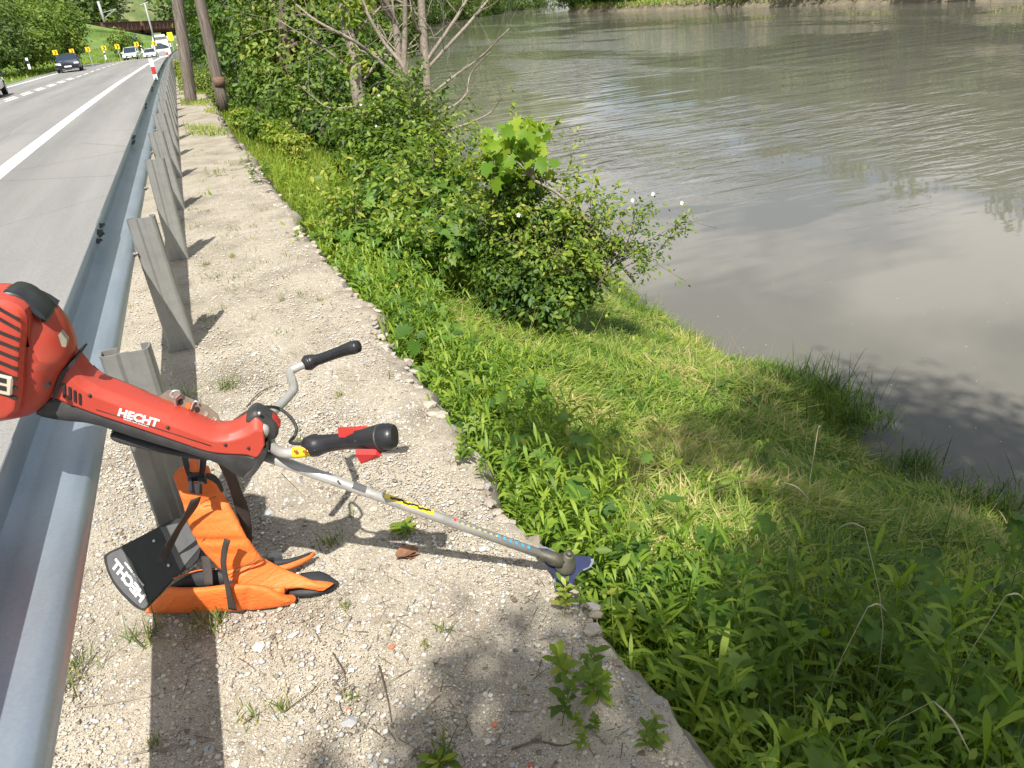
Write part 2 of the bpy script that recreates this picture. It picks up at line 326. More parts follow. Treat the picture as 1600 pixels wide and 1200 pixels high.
def mat_water():
    m, t, p = new_mat('river_water')
    ob = N(t, 'ShaderNodeTexCoord')
    p.inputs['Base Color'].default_value = (.135, .129, .108, 1)
    p.inputs['IOR'].default_value = 1.33; p.inputs['Roughness'].default_value = .03; p.inputs['Specular IOR Level'].default_value = .5
    # large patches of calm and ruffled surface
    mp = N(t, 'ShaderNodeMapping'); mp.inputs['Rotation'].default_value = (0, 0, rad(-30)); mp.inputs['Scale'].default_value = (.10, .035, 1); L(t, ob.outputs['Object'], mp.inputs[0])
    big = N(t, 'ShaderNodeTexNoise'); big.inputs['Scale'].default_value = 1; big.inputs['Detail'].default_value = 4; big.inputs['Distortion'].default_value = 1.2; L(t, mp.outputs[0], big.inputs['Vector'])
    calm = N(t, 'ShaderNodeMapRange'); calm.inputs['From Min'].default_value = .47; calm.inputs['From Max'].default_value = .55; calm.inputs['To Min'].default_value = .02; calm.inputs['To Max'].default_value = 1.25; L(t, big.outputs[0], calm.inputs['Value'])
    # ruffling fades near the bank
    geo = N(t, 'ShaderNodeSeparateXYZ'); L(t, ob.outputs['Object'], geo.inputs[0])
    ny = N(t, 'ShaderNodeMapRange'); ny.inputs['From Min'].default_value = 6; ny.inputs['From Max'].default_value = 16; ny.inputs['To Min'].default_value = .12; L(t, geo.outputs['Y'], ny.inputs['Value'])
    mp2 = N(t, 'ShaderNodeMapping'); mp2.inputs['Rotation'].default_value = (0, 0, rad(28)); mp2.inputs['Scale'].default_value = (.8, 2.6, 1); L(t, ob.outputs['Object'], mp2.inputs[0])
    rip = N(t, 'ShaderNodeTexNoise'); rip.inputs['Scale'].default_value = 1.0; rip.inputs['Detail'].default_value = 4; rip.inputs['Roughness'].default_value = .5; rip.inputs['Distortion'].default_value = .5; L(t, mp2.outputs[0], rip.inputs['Vector'])
    mp3 = N(t, 'ShaderNodeMapping'); mp3.inputs['Rotation'].default_value = (0, 0, rad(24)); mp3.inputs['Scale'].default_value = (.22, .8, 1); L(t, ob.outputs['Object'], mp3.inputs[0])
    swl = N(t, 'ShaderNodeTexNoise'); swl.inputs['Scale'].default_value = 1.0; swl.inputs['Detail'].default_value = 2; L(t, mp3.outputs[0], swl.inputs['Vector'])
    k = N(t, 'ShaderNodeMath', operation='MULTIPLY'); L(t, calm.outputs[0], k.inputs[0]); L(t, ny.outputs[0], k.inputs[1])
    b1 = N(t, 'ShaderNodeBump'); b1.inputs['Distance'].default_value = .075; L(t, k.outputs[0], b1.inputs['Strength']); L(t, rip.outputs[0], b1.inputs['Height'])
    b2 = N(t, 'ShaderNodeBump'); b2.inputs['Distance'].default_value = .05; L(t, ny.outputs[0], b2.inputs['Strength']); L(t, swl.outputs[0], b2.inputs['Height']); L(t, b1.outputs[0], b2.inputs['Normal'])
    L(t, b2.outputs[0], p.inputs['Normal'])
    return m
M['water'] = mat_water()

# ------------------------------------------------------------------ shapes of the land
WATER = -1.8
def edge_x(y): return .725 - .012*max(0, min(y, 16)) + .02*math.sin(y*1.7) + .012*math.sin(y*4.3+1)
def shore_x(y):
    pts = [(-30, 4.2), (0, 4.5), (2.2, 4.45), (2.9, 4.3), (3.5, 4.05), (4.0, 4.15), (4.6, 4.65), (5.2, 4.5), (5.8, 4.25), (7.4, 4.35), (10, 4.7), (19, 5.3), (32, 8.5), (60, 12), (110, 24), (178, 51), (240, 90), (320, 150)]
    return float(np.interp(y, [p[0] for p in pts], [p[1] for p in pts]))
def road_dx(y): return 3.2*(max(0, y-40)/88)**2 + .0018*max(0, y-100)**2
def road_z(y):
    s = min(max((y-10)/60, 0), 1); s = s*s*(3-2*s)
    return -.4*s - .004*max(0, y-70) - .00045*max(0, y-90)**2
def bank_z(x, y):
    s = (x-edge_x(y))/(shore_x(y)-edge_x(y)); s = max(0, s)
    if s <= 1:
        z = -.42 + (WATER+.42)*(s**1.05)
        z += .05*math.sin(x*3.1+y*1.3)*math.sin(y*2.1-x)*min(1, s*4)*(1-s)
    else: z = WATER - .5*(s-1)*4
    return z + (road_z(y) if y > 12 else 0)*(1-min(s, 1))

# verge: gravel sheet with an irregular broken concrete lip
ys = list(np.arange(-4, 14, .035)) + list(np.arange(14, 130, .8))
verts, faces = [], []
cols = [-.80, -.5, -.25, 0, .2, .4, .55]
nse = RG.normal(0, 1, len(ys))
jag = nse*.006 + np.convolve(RG.normal(0, 1, len(ys)), np.ones(3)/3, 'same')*.022 + np.convolve(RG.normal(0, 1, len(ys)), np.ones(11)/11, 'same')*.055
for i, y in enumerate(ys):
    e = edge_x(y) + float(jag[i]); dx = road_dx(y); z0 = road_z(y)
    row = [(c+dx, y, z0 + .006*math.sin(c*9+y*3)) for c in cols]
    row += [(e-.05+dx, y, z0+.002+.004*nse[i]), (e+dx+.006*nse[i-1], y, z0-.012-.006*abs(jag[i])*20+.006*nse[i-2]), (e+.03+dx+.008*nse[i-3], y, z0-.06+.012*nse[i-4]), (e+.05+dx, y, z0-.18), (e+.055+dx, y, z0-.6)]
    verts += row
K_ = len(cols)+5
mi = []
for i in range(len(ys)-1):
    for j in range(K_-1):
        faces.append((i*K_+j, i*K_+j+1, (i+1)*K_+j+1, (i+1)*K_+j)); mi.append(1 if j >= len(cols)+1 else 0)
verge = mesh_obj('gravel_verge', verts, faces, mats=[M['gravel'], M['concrete']], midx=mi, smooth=True)
tag(verge, kind='structure')

# bank
xs_n = 34; ysb = list(np.arange(-12, 14, .18)) + list(np.arange(14, 60, .8)) + list(np.arange(60, 330, 6))
verts, faces = [], []
for y in ysb:
    x0 = edge_x(y)-.2+road_dx(min(y, 130)); x1 = shore_x(y)+1.5
    for j in range(xs_n):
        x = x0 + (x1-x0)*j/(xs_n-1)
        z = bank_z(x-(road_dx(min(y, 130)) if x < x1 else 0)*(1-j/(xs_n-1)), y)
        if y < 14 and .5 < x < 5: z += .02*math.sin(x*13+y*7)*math.sin(y*17-x*5)
        verts.append((x, y, z))
for i in range(len(ysb)-1):
    for j in range(xs_n-1): faces.append((i*xs_n+j, i*xs_n+j+1, (i+1)*xs_n+j+1, (i+1)*xs_n+j))
bank = mesh_obj('river_bank', verts, faces, M['soil'], smooth=True); tag(bank, kind='structure')

# river
w = mesh_obj('river', [(-2000, -1500, WATER), (2000, -1500, WATER), (2000, 2500, WATER), (-2000, 2500, WATER)], [(0, 1, 2, 3)], M['water'])
w.data.transform(Matrix.Identity(4)); tag(w, kind='structure')

def strip_sheet(name, xa, xb, y0, y1, dz, mat, step=2.0, curved=True):
    vs, fs = [], []
    yy = list(np.arange(y0, y1, step))+[y1]
    for y in yy:
        d = road_dx(y) if curved else 0
        vs += [(xa+d, y, road_z(y)+dz), (xb+d, y, road_z(y)+dz)]
    for i in range(len(yy)-1): fs.append((2*i, 2*i+1, 2*i+3, 2*i+2))
    return mesh_obj(name, vs, fs, mat)
tag(strip_sheet('road', -10.9, -.72, -8, 176, -.006, M['asphalt']), kind='structure')
tag(strip_sheet('edge_line', -2.98, -2.72, -8, 160, -.002, M['paint']), kind='structure')
tag(strip_sheet('far_edge_line', -10.0, -9.78, -8, 160, -.002, M['paint']), kind='structure')
vs, fs = [], []
for k in range(40):                    # short dashes and the double dashes beside them
    for off, y0, ln in ((-6.62, 1+k*4.0, 2.6), (-6.95, 2.6+k*4.0, 2.4)):
        if off == -6.95 and 60 < y0 < 160: continue
        b = len(vs); a_, b_ = y0, y0+ln
        for y in (a_, b_):
            vs += [(off-.07+road_dx(y), y, road_z(y)-.002), (off+.07+road_dx(y), y, road_z(y)-.002)]
        fs.append((b, b+1, b+3, b+2))
tag(mesh_obj('centre_line', vs, fs, M['paint']), kind='structure')

# opposite side of the road: gutter strip, meadow verge, rise towards the wood, the railway shelf and the hill
def track_z(x): return float(np.interp(x, [-60, -17, 1, 40], [2.0, 1.75, 1.0, .6]))
def left_z(x, y):
    d = (-10.9+road_dx(min(y, 176))) - x        # distance left of the road edge
    z = road_z(y) + .02
    if d > 1.2: z += (d-1.2)*.10
    if d > 7: z += (d-7)*.30
    # railway shelf beyond the curve
    if y > 110 and d > 0:
        zs = -1.6 + min(1, (y-110)/70)*(track_z(x)+1.5)
        if zs > z: z += (zs-z)*min(1, d/6)
    if y > 226: z = track_z(x)+(y-226)*.6
    return min(z, 75)
vs, fs = [], []
yl = list(np.arange(-10, 60, 3.0))+list(np.arange(60, 228, 3.5))
nx = 46
for y in yl:
    x1 = -10.9+road_dx(min(y, 176))
    if y > 176: x1 = 60
    for j in range(nx):
        s = j/(nx-1); x = x1 - .01 - (s**2)*(140+max(0, x1)*1.0)
        vs.append((x, y, left_z(x, y) + (.15*math.sin(x*.9+y*.5) if s > .15 else 0)))
for i in range(len(yl)-1):
    for j in range(nx-1): fs.append((i*nx+j, (i+1)*nx+j, (i+1)*nx+j+1, i*nx+j+1))
hill = mesh_obj('meadow_slope', vs, fs, M['meadow'], smooth=True); tag(hill, kind='structure')

vs, fs = [], []
for i in range(30):
    for j in range(76):
        x = -160+j*9; y = 226+i*10.0+max(0, x-60)*1.25
        vs.append((x, y, track_z(x)+i*6.0+1.2*math.sin(x*.13+y*.07)*min(1, i)))
for i in range(29):
    for j in range(75): fs.append((i*76+j, i*76+j+1, (i+1)*76+j+1, (i+1)*76+j))
tag(mesh_obj('hillside', vs, fs, M['scree'], smooth=True), kind='structure')
# land behind the wood on the near bank, beyond the curve of the road
vs = [(1.2, 130, -.2), (12, 130, -.2), (24, 150, -.3), (50, 182, -.6), (88, 244, -.6), (150, 330, -.6), (120, 420, 6), (60, 420, 6), (20, 300, 3), (2, 175, .6)]
vs2 = [(x, y, -3) for x, y, z in vs]; n_ = len(vs)
tag(mesh_obj('wooded_point', vs+vs2, [tuple(range(n_))]+[(i, (i+1) % n_, n_+(i+1) % n_, n_+i) for i in range(n_)], M['soil']), kind='structure')
# opposite bank of the river
FB = [(56, -60), (57, 20), (60, 48), (64, 75), (68, 95), (71, 120), (75, 150), (80, 166), (110, 190), (190, 260), (320, 380)]
vs, fs = [], []
for k, (x, y) in enumerate(FB):
    vs += [(x-.3, y, WATER-.3), (x+.8, y+.2, WATER+1.1), (x+6, y+1, WATER+1.9), (x+40, y-5, WATER+6), (x+400, y-40, WATER+60)]
for i in range(len(FB)-1):
    for j in range(4): fs.append((i*5+j, i*5+j+1, (i+1)*5+j+1, (i+1)*5+j))
ob_ = mesh_obj('opposite_bank', vs, fs, mats=[M['mud'], M['meadow']], midx=[0 if j == 0 else 1 for i in range(len(FB)-1) for j in range(4)], smooth=True); tag(ob_, kind='structure')

# ------------------------------------------------------------------ vegetation generators (numpy)
def unit(v): return v/np.maximum(np.linalg.norm(v, axis=-1, keepdims=True), 1e-9)
def strips(base, dirv, up, length, width, bend, prof=(1, .95, .8, .5, .06), droop=1.0):
    """leaf blades: start at base, head along dirv, bend towards -up... returns V, F(quads), n per blade"""
    n = len(base); k = len(prof)
    s = np.linspace(0, 1, k)
    side = unit(np.cross(dirv, up)); 
    V = np.zeros((n, k, 2, 3))
    for i in range(k):
        t = s[i]
        c = base + dirv*(length*t*(1-.25*bend*t))[:, None]
        c[:, 2] -= length*bend*t*t*.6*droop
        hw = (width*prof[i]*.5)[:, None]
        V[:, i, 0] = c - side*hw; V[:, i, 1] = c + side*hw
    idx = np.arange(n)[:, None, None]*(k*2)
    q = np.array([[2*i, 2*i+1, 2*i+3, 2*i+2] for i in range(k-1)])[None]
    return V.reshape(-1, 3), (idx+q).reshape(-1, 4), k*2
class Veg:
    def __init__(s): s.V = []; s.F = []; s.R = []; s.n = 0
    def add(s, V, Fq, per, rnd):
        s.V.append(V); s.F.append(Fq+s.n); s.R.append(np.repeat(rnd, per)); s.n += len(V)
    def build(s, name, mat, parent=None):
        V = np.concatenate(s.V); Fq = np.concatenate(s.F); R = np.concatenate(s.R)
        return np_obj(name, V, Fq, mat, parent, R)
def rand_dir(n, lean_lo, lean_hi):
    az = RG.uniform(0, 2*np.pi, n); l = RG.uniform(lean_lo, lean_hi, n)
    return np.stack([np.cos(az)*np.sin(l), np.sin(az)*np.sin(l), np.cos(l)], 1)
def perp_up(d):
    u = RG.normal(size=d.shape)*.15 + np.array([0, 0, 1.0]); u = u - d*np.sum(u*d, 1, keepdims=True)
    bad = np.linalg.norm(u, axis=1) < .2
    u[bad] += RG.normal(size=(bad.sum(), 3))
    return unit(u)
LANCE = (.12, .75, 1.0, .72, .06)
BLADE = (1, .9, .72, .42, .05)
def grass(veg, P, lmin, lmax, wid, lean=(.05, .6), bend=(.1, .7), r=(0, 1)):
    n = len(P); d = rand_dir(n, *lean); l = RG.uniform(lmin, lmax, n)
    hd = d.copy(); hd[:, 2] = 0; hd = unit(hd+1e-6)
    V, Fq, per = strips(P, d, unit(np.cross(np.cross(d, np.array([0, 0, 1.])), d)+1e-6), l, wid*RG.uniform(.6, 1.3, n), RG.uniform(*bend, n), BLADE)
    veg.add(V, Fq, per, RG.uniform(*r, n))
def lance_plants(veg, P, hmin, hmax, leaf, nl=11, r=(0, 1), wid=.14):
    """upright stems carrying long narrow leaves"""
    n = len(P); h = RG.uniform(hmin, hmax, n); d = rand_dir(n, 0, .28)
    pr = RG.uniform(*r, n)
    V, Fq, per = strips(P, d, np.tile([1., 0, 0], (n, 1)), h, np.full(n, .005), np.full(n, .05), (1, .8, .6)); veg.add(V, Fq, per, pr*.6)
    for k in range(nl):
        t = .25 + .75*(k+1)/nl
        b = P + d*(h*t*(1-.0125*t))[:, None]
        az = k*2.4 + RG.uniform(0, .8, n)
        el = .25 + 1.0*(t-.25) + RG.normal(0, .15, n)
        ld = np.stack([np.cos(az)*np.cos(el), np.sin(az)*np.cos(el), np.sin(el)], 1)
        ln = leaf*RG.uniform(.7, 1.25, n)*(1.1-.45*abs(t-.6))
        V, Fq, per = strips(b, ld, perp_up(ld), ln, ln*wid, RG.uniform(.3, 1.0, n), LANCE)
        veg.add(V, Fq, per, np.clip(pr+RG.normal(0, .12, n), 0, 1))
def template_leaves(veg, tv, tf, P, nrm, size, r):
    """tv (k,3) flat template (x right, y forward), placed with normal nrm and random heading"""
    n = len(P); a = RG.normal(size=(n, 3)); yv = unit(a - nrm*np.sum(a*nrm, 1, keepdims=True)); yv[:, 2] -= .25; yv = unit(yv)
    xv = unit(np.cross(yv, nrm)); zv = np.cross(xv, yv)
    s = size[:, None, None]
    V = P[:, None, :] + s*(tv[None, :, 0:1]*xv[:, None] + tv[None, :, 1:2]*yv[:, None] + tv[None, :, 2:3]*zv[:, None])
    k = len(tv); Fq = (np.arange(n)[:, None, None]*k + tf[None]).reshape(-1, tf.shape[1])
    veg.add(V.reshape(-1, 3), Fq, k, r)
OV_V = np.array([(0, 0, 0), (.22, .3, .06), (.2, .65, .05), (0, 1, -.04), (-.2, .65, .05), (-.22, .3, .06)], float)
OV_F = np.array([(0, 1, 2, 3), (0, 3, 4, 5)])
def lobed():
    # maple / vine leaf outline, right half then mirrored: quads from a centre spine
    R_ = [(0, .02), (.16, -.12), (.42, .02), (.34, .14), (.58, .42), (.34, .42), (.30, .52), (.36, .80), (.17, .72), (0, 1.05)]
    vs = [(0, .22, -.03)] + [(x, y, .07*abs(x)*2-.08*max(0, y-.5)) for x, y in R_] + [(-x, y, .07*abs(x)*2-.08*max(0, y-.5)) for x, y in R_[1:-1]][::-1]
    n = len(vs)-1; f = []
    ring = list(range(1, n+1))
    for i in range(0, n, 2):
        a, b, c = ring[i], ring[(i+1) % n], ring[(i+2) % n]
        f.append((0, a, b, c))
    return np.array(vs, float), np.array(f)
LB_V, LB_F = lobed()
BX_V = np.array([(-.5, 0, 0), (.0, -.35, .12), (.5, .05, 0), (.05, .45, -.1)], float); BX_F = np.array([(0, 1, 2, 3)])
def crown_points(n, C, R, fill=.35):
    """n points on/in a set of ellipsoid clumps, with outward normals"""
    C = np.asarray(C, float); R = np.asarray(R, float); w = R[:, 0]*R[:, 2]; w = w/w.sum()
    k = RG.choice(len(C), n, p=w); d = unit(RG.normal(size=(n, 3)))
    rr = 1 - fill*RG.random(n)**1.5 + RG.normal(0, .08, n)
    fx = 1 + .16*np.sin(d[:, 0]*7+k*1.7)*np.sin(d[:, 1]*6+k*2.3) + .12*np.sin(d[:, 2]*9+k)
    P = C[k] + d*R[k]*(rr*fx)[:, None]
    nr = unit(d + np.array([0, 0, .55]) + RG.normal(0, .5, (n, 3)))
    return P, nr, k
def foliage(name, n, C, R, size, mat, parent, tmpl='ov', fill=.4, rr=(0, 1)):
    P, nr, k = crown_points(n, C, R, fill)
    cl = RG.uniform(-.22, .22, len(C))[k]
    tv, tf = {'ov': (OV_V, OV_F), 'lb': (LB_V, LB_F), 'bx': (BX_V, BX_F)}[tmpl]
    v = Veg(); template_leaves(v, tv, tf, P, nr, size*RG.uniform(.6, 1.3, n), np.clip(RG.uniform(rr[0], rr[1], n)+cl, 0, 1))
    return v.build(name, mat, parent)
def tube_arrays(pts, rads, seg=6):
    pts = [Vector(p) for p in pts]; vs, fs = [], []
    prev = None
    for i, p in enumerate(pts):
        t = (pts[min(i+1, len(pts)-1)]-pts[max(i-1, 0)]).normalized()
        if prev is None: a = t.orthogonal().normalized()
        else: a = (prev - t*prev.dot(t)).normalized()
        prev = a; b = t.cross(a)
        for k in range(seg):
            an = 2*math.pi*k/seg; vs.append(p + (a*math.cos(an)+b*math.sin(an))*rads[i])
    for i in range(len(pts)-1):
        for k in range(seg): fs.append((i*seg+k, i*seg+(k+1) % seg, (i+1)*seg+(k+1) % seg, (i+1)*seg+k))
    fs.append(tuple(reversed(range(seg)))); fs.append(tuple((len(pts)-1)*seg+k for k in range(seg)))
    return vs, fs
def tube(name, pts, rads, mat, parent=None, seg=8, smooth=True):
    if not hasattr(rads, '__len__'): rads = [rads]*len(pts)
    v, f = tube_arrays(pts, rads, seg); return mesh_obj(name, v, f, mat, parent, smooth)
class MB:
    def __init__(s): s.v = []; s.f = []; s.m = []
    def add(s, v, f, mi=0):
        b = len(s.v); s.v += [tuple(x) for x in v]; s.f += [tuple(b+i for i in q) for q in f]; s.m += [mi]*len(f)
    def tube(s, pts, rads, seg=6, mi=0):
        if not hasattr(rads, '__len__'): rads = [rads]*len(pts)
        s.add(*tube_arrays(pts, rads, seg), mi)
    def box(s, c, d, mi=0, M_=None):
        v = [Vector((c[0]+sx*d[0]/2, c[1]+sy*d[1]/2, c[2]+sz*d[2]/2)) for sz in (-1, 1) for sy in (-1, 1) for sx in (-1, 1)]
        if M_: v = [M_ @ x for x in v]
        s.add(v, [(0, 2, 3, 1), (4, 5, 7, 6), (0, 1, 5, 4), (2, 6, 7, 3), (0, 4, 6, 2), (1, 3, 7, 5)], mi)
    def build(s, name, mat=None, parent=None, smooth=False, mats=None):
        return mesh_obj(name, s.v, s.f, mat, parent, smooth, mats=mats, midx=s.m if mats else None)
def bez(pts, n=8):                     # Catmull-Rom through the points
    P = [Vector(p) for p in pts]; P = [P[0]*2-P[1]]+P+[P[-1]*2-P[-2]]; out = []
    for i in range(1, len(P)-2):
        for k in range(n):
            t = k/n; a, b, c, d = P[i-1], P[i], P[i+1], P[i+2]
            out.append(.5*((2*b)+(c-a)*t+(2*a-5*b+4*c-d)*t*t+(3*b-a-3*c+d)*t*t*t))
    out.append(P[-2]); return out

def branch(mb, p, d, length, r, depth, rng, gnarl=.25, tips=None, kids=3, spread=.7, upb=.1):
    pts = [Vector(p)]; dd = Vector(d).normalized(); n = 5; rs = [r]
    for i in range(n):
        dd = (dd + Vector((rng.gauss(0, gnarl), rng.gauss(0, gnarl), rng.gauss(0, gnarl)+upb))*.5).normalized()
        pts.append(pts[-1]+dd*length/n); rs.append(r*(1-.75*(i+1)/n))
    mb.tube(pts, rs, 6 if r > .02 else 4)
    if tips is not None: tips += pts[2:]
    if depth > 0:
        for k in range(kids):
            i = rng.randint(2, n); q = Vector((rng.gauss(0, 1), rng.gauss(0, 1), rng.gauss(0, 1)+.2)).normalized()
            branch(mb, pts[i], (dd+q*spread*1.3).normalized(), length*rng.uniform(.45, .7), rs[i]*.65+.0012, depth-1, rng, gnarl, tips, kids, spread, upb)

def rebase(root, loc):
    loc = Vector(loc); root.location = loc
    for ch in root.children: ch.location = Vector(ch.location) - loc

# ------------------------------------------------------------------ guardrail
guard = empty('guardrail'); tag(guard, 'long galvanised steel guardrail between the asphalt and the gravel verge', 'guardrail')
PROF = [(x_-.018, z_) for x_, z_ in [(-.556, .797), (-.560, .790), (-.566, .772), (-.580, .735), (-.594, .700), (-.600, .675), (-.598, .658), (-.585, .648), (-.560, .642), (-.520, .634), (-.484, .625), (-.463, .612), (-.454, .592), (-.453, .570), (-.460, .550), (-.482, .536), (-.530, .526), (-.575, .518), (-.596, .505), (-.600, .488), (-.592, .465), (-.575, .430)]]
def beam_mesh(y0, y1, off):
    n = len(PROF); P = [Vector((x, 0, z)) for x, z in PROF]; nr = []
    for i in range(n):
        t = (P[min(i+1, n-1)]-P[max(i-1, 0)]).normalized(); nr.append(Vector((-t.z, 0, t.x)))
    vs = []
    for y in (y0, y1):
        d = Vector((road_dx(y)+off, y, road_z(y)))
        vs += [P[i]+d for i in range(n)] + [P[i]+nr[i]*.0032+d for i in range(n)]
    fs = []
    N2 = 2*n
    for i in range(n-1):
        fs += [(i, i+1, N2+i+1, N2+i), (n+i+1, n+i, N2+n+i, N2+n+i+1)]
        fs += [(i+1, i, n+i, n+i+1), (N2+i, N2+i+1, N2+n+i+1, N2+n+i)]
    fs += [(0, N2, N2+n, n), (n-1, 2*n-1, N2+2*n-1, N2+n-1)]
    return vs, fs
JY = [4.28 + 4.1*k for k in range(-2, 27)]
for k in range(len(JY)-1):
    v, f = beam_mesh(JY[k]-.02, JY[k+1]+.27, .0045*(k % 2))
    o = mesh_obj('rail_beam', v, f, M['galv'], guard, smooth=True)
    try:
        o.data.set_sharp_from_angle(angle=rad(38))
    except Exception: pass
# plan of one post: open channel with a shallow bead in its web, lips turned in
PP = [(-.395, .060), (-.412, .060), (-.438, .055), (-.442, .048), (-.440, .012), (-.432, .002), (-.395, .0), (-.385, .007), (-.365, .007), (-.355, .0), (-.318, -.002), (-.306, .006), (-.302, .020), (-.300, .052), (-.312, .062), (-.330, .062)]
def post_mesh():
    n = len(PP); P = [Vector((x, y, 0)) for x, y in PP]; nr = []
    for i in range(n):
        t = (P[min(i+1, n-1)]-P[max(i-1, 0)]).normalized(); nr.append(Vector((-t.y, t.x, 0)))
    vs = []
    zs = [-.3, 0, .4, .765]
    for z in zs: vs += [P[i]+Vector((0, 0, z)) for i in range(n)] + [P[i]+nr[i]*.005+Vector((0, 0, z)) for i in range(n)]
    fs = []; N2 = 2*n
    for a in range(len(zs)-1):
        o = a*N2
        for i in range(n-1): fs += [(o+i+1, o+i, o+N2+i, o+N2+i+1), (o+n+i, o+n+i+1, o+N2+n+i+1, o+N2+n+i)]
        fs += [(o, o+n, o+N2+n, o+N2), (o+n-1, o+N2+n-1, o+N2+2*n-1, o+2*n-1)]
    o = (len(zs)-1)*N2
    for i in range(n-1): fs += [(o+i, o+i+1, o+n+i+1, o+n+i)]
    return vs, fs
v, f = post_mesh(); post_me = None
for k in range(-3, 52):
    y = 4.43 + 2.05*k
    if post_me is None:
        o = mesh_obj('post', v, f, M['galvpost'], guard); post_me = o.data
    else: o = link(bpy.data.objects.new('post', post_me), guard)
    o.location = (road_dx(y), y, road_z(y)); o.rotation_euler = (RG.normal(0, .006), RG.normal(0, .012), RG.normal(0, .05))
bm_ = MB()
def nut(mb, c, ax, r, h):
    ax = Vector(ax).normalized(); a = ax.orthogonal().normalized(); b = ax.cross(a); c = Vector(c)
    v = [c+(a*math.cos(t*math.pi/3)+b*math.sin(t*math.pi/3))*r+ax*s for s in (0, h) for t in range(6)]
    mb.add(v, [tuple(range(6, 12)), tuple(range(5, -1, -1))]+[(t, (t+1) % 6, 6+(t+1) % 6, 6+t) for t in range(6)])
nut(bm_, (0, 0, 0), (1, 0, .2), .014, .016); bm_.tube([(0, 0, 0), (.03, 0, .006)], .008, 6)
bolt0 = bm_.build('bolt', M['bolt'], guard); bolt0.location = (-.592, JY[2]+.04, .745)
def bolt_at(p):
    c = link(bolt0.copy(), guard); c.location = p
for k, y in enumerate(JY[:14]):
    for dy in (.05, .20):
        for z, x in ((.745, -.592), (.70, -.608)):
            bolt_at((x+road_dx(y)+.003, y+dy, z+road_z(y)))
for k in range(-1, 16):
    y = 4.43+2.05*k; bolt_at((-.471+road_dx(y), y-.012, .58+road_z(y)))
# slots punched through the ridge
def slot(y, ln, h):
    sl = MB(); pts = [(-.4675+road_dx(y), y+ln*.5*math.cos(a), .580+h*.5*math.sin(a)) for a in [i*math.pi/6 for i in range(12)]]
    sl.add(pts, [tuple(range(12))]); sl.build('slot', M['print'], guard)
for q in ((.98, .07, .024), (3.05, .03, .02), (5.2, .03, .02), (7.3, .03, .02)): slot(*q)

def delineator(y, label):
    r = empty('delineator_post'); x = -.58+road_dx(y); z = .775+road_z(y)
    tag(r, label, 'delineator', 'red and white delineators on the guardrail')
    for nm, z0, z1, mt in (('lower_band', -.05, .07, 'white'), ('red_band', .07, .23, 'redclean'), ('upper_band', .23, .40, 'white')):
        m_ = MB(); m_.box((x, y, z+(z0+z1)/2), (.085, .035 if nm != 'red_band' else .033, z1-z0-.002)); m_.build(nm, M[mt], r)
    m_ = MB(); m_.box((x+.0, y+.030, z+.15), (.085, .02, .36)); m_.build('backing', M['black'], r)
    rebase(r, (x, y, z))
delineator(20.6, 'near red and white delineator post standing on top of the guardrail')
delineator(52, 'small red and white delineator farther along the guardrail, in front of the lorry')
delineator(84, 'farthest tiny red and white delineator on the guardrail below the lorry')

# ------------------------------------------------------------------ brush cutter
bc = empty('brush_cutter'); tag(bc, 'red brush cutter leaning over the guardrail with its blade on the gravel edge', 'brush cutter')
G0 = Vector((.717, 1.70, .06)); AX = Vector((-.744, .12, .55)).normalized()       # gear head, axis up to the engine
WN = Vector((-AX.y, AX.x, 0)); WN = Vector((AX.y, -AX.x, 0)).normalized()        # sideways, away from the camera side
if WN.y < 0: WN = -WN
UPV = AX.cross(WN); UPV = UPV if UPV.z > 0 else -UPV
def side(u, v, off=0.):                # point of the machine's side plane, shifted off metres away from the viewer's side
    d = Vector(ray(u, v)); o = Vector((0, 0, CAMZ)); n = WN
    t = ((G0 + n*off - o).dot(n))/d.dot(n)
    return o + d*t
def chaikin(P, it=1, keep=()):
    for _ in range(it):
        Q = []
        for i in range(len(P)):
            a, b = P[i], P[(i+1) % len(P)]; Q += [a*.75+b*.25, a*.25+b*.75]
        P = Q
    return P
def prism(mb, uv, layers, off0=0., soft=1, mi=0):
    """outline traced in the side plane, lofted through layers [(offset, inset metres)]"""
    P = [side(u, v, off0) for u, v in uv]
    if soft: P = chaikin(P, soft)
    n = len(P)
    C_ = sum(P, Vector())/n
    nrm = []
    for i in range(n):
        t = (P[(i+1) % n]-P[i-1]).normalized(); q = t.cross(WN).normalized()
        nrm.append(q)
    area = sum((P[i]-C_).cross(P[(i+1) % n]-C_).dot(WN) for i in range(n))
    sg = 1 if area > 0 else -1
    vs = []
    for off, ins in layers: vs += [P[i] - nrm[i]*ins*sg + WN*(off-off0) for i in range(n)]
    fs = []
    for a in range(len(layers)-1):
        for i in range(n): fs.append((a*n+i, a*n+(i+1) % n, (a+1)*n+(i+1) % n, (a+1)*n+i))
    fs.append(tuple(reversed(range(n)))); fs.append(tuple((len(layers)-1)*n+i for i in range(n)))
    mb.add(vs, fs, mi)
def prism_obj(name, uv, layers, mat, off0=0., soft=1, parent=bc, smooth=True, ang=35):
    mb = MB(); prism(mb, uv, layers, off0, soft); o = mb.build(name, mat, parent, smooth)
    bm = bmesh.new(); bm.from_mesh(o.data); bmesh.ops.recalc_face_normals(bm, faces=bm.faces); bm.to_mesh(o.data); bm.free()
    try: o.data.set_sharp_from_angle(angle=rad(ang))
    except Exception: pass
    return o
def lay(w, c, steps=((0, 1), (.35, .45), (1, 0))):
    """rounded side layers for half width w and corner inset c"""
    a = [(-w + c*s*.9, c*i) for s, i in steps]; b = [(-x, y) for x, y in reversed(a)]
    return a+b
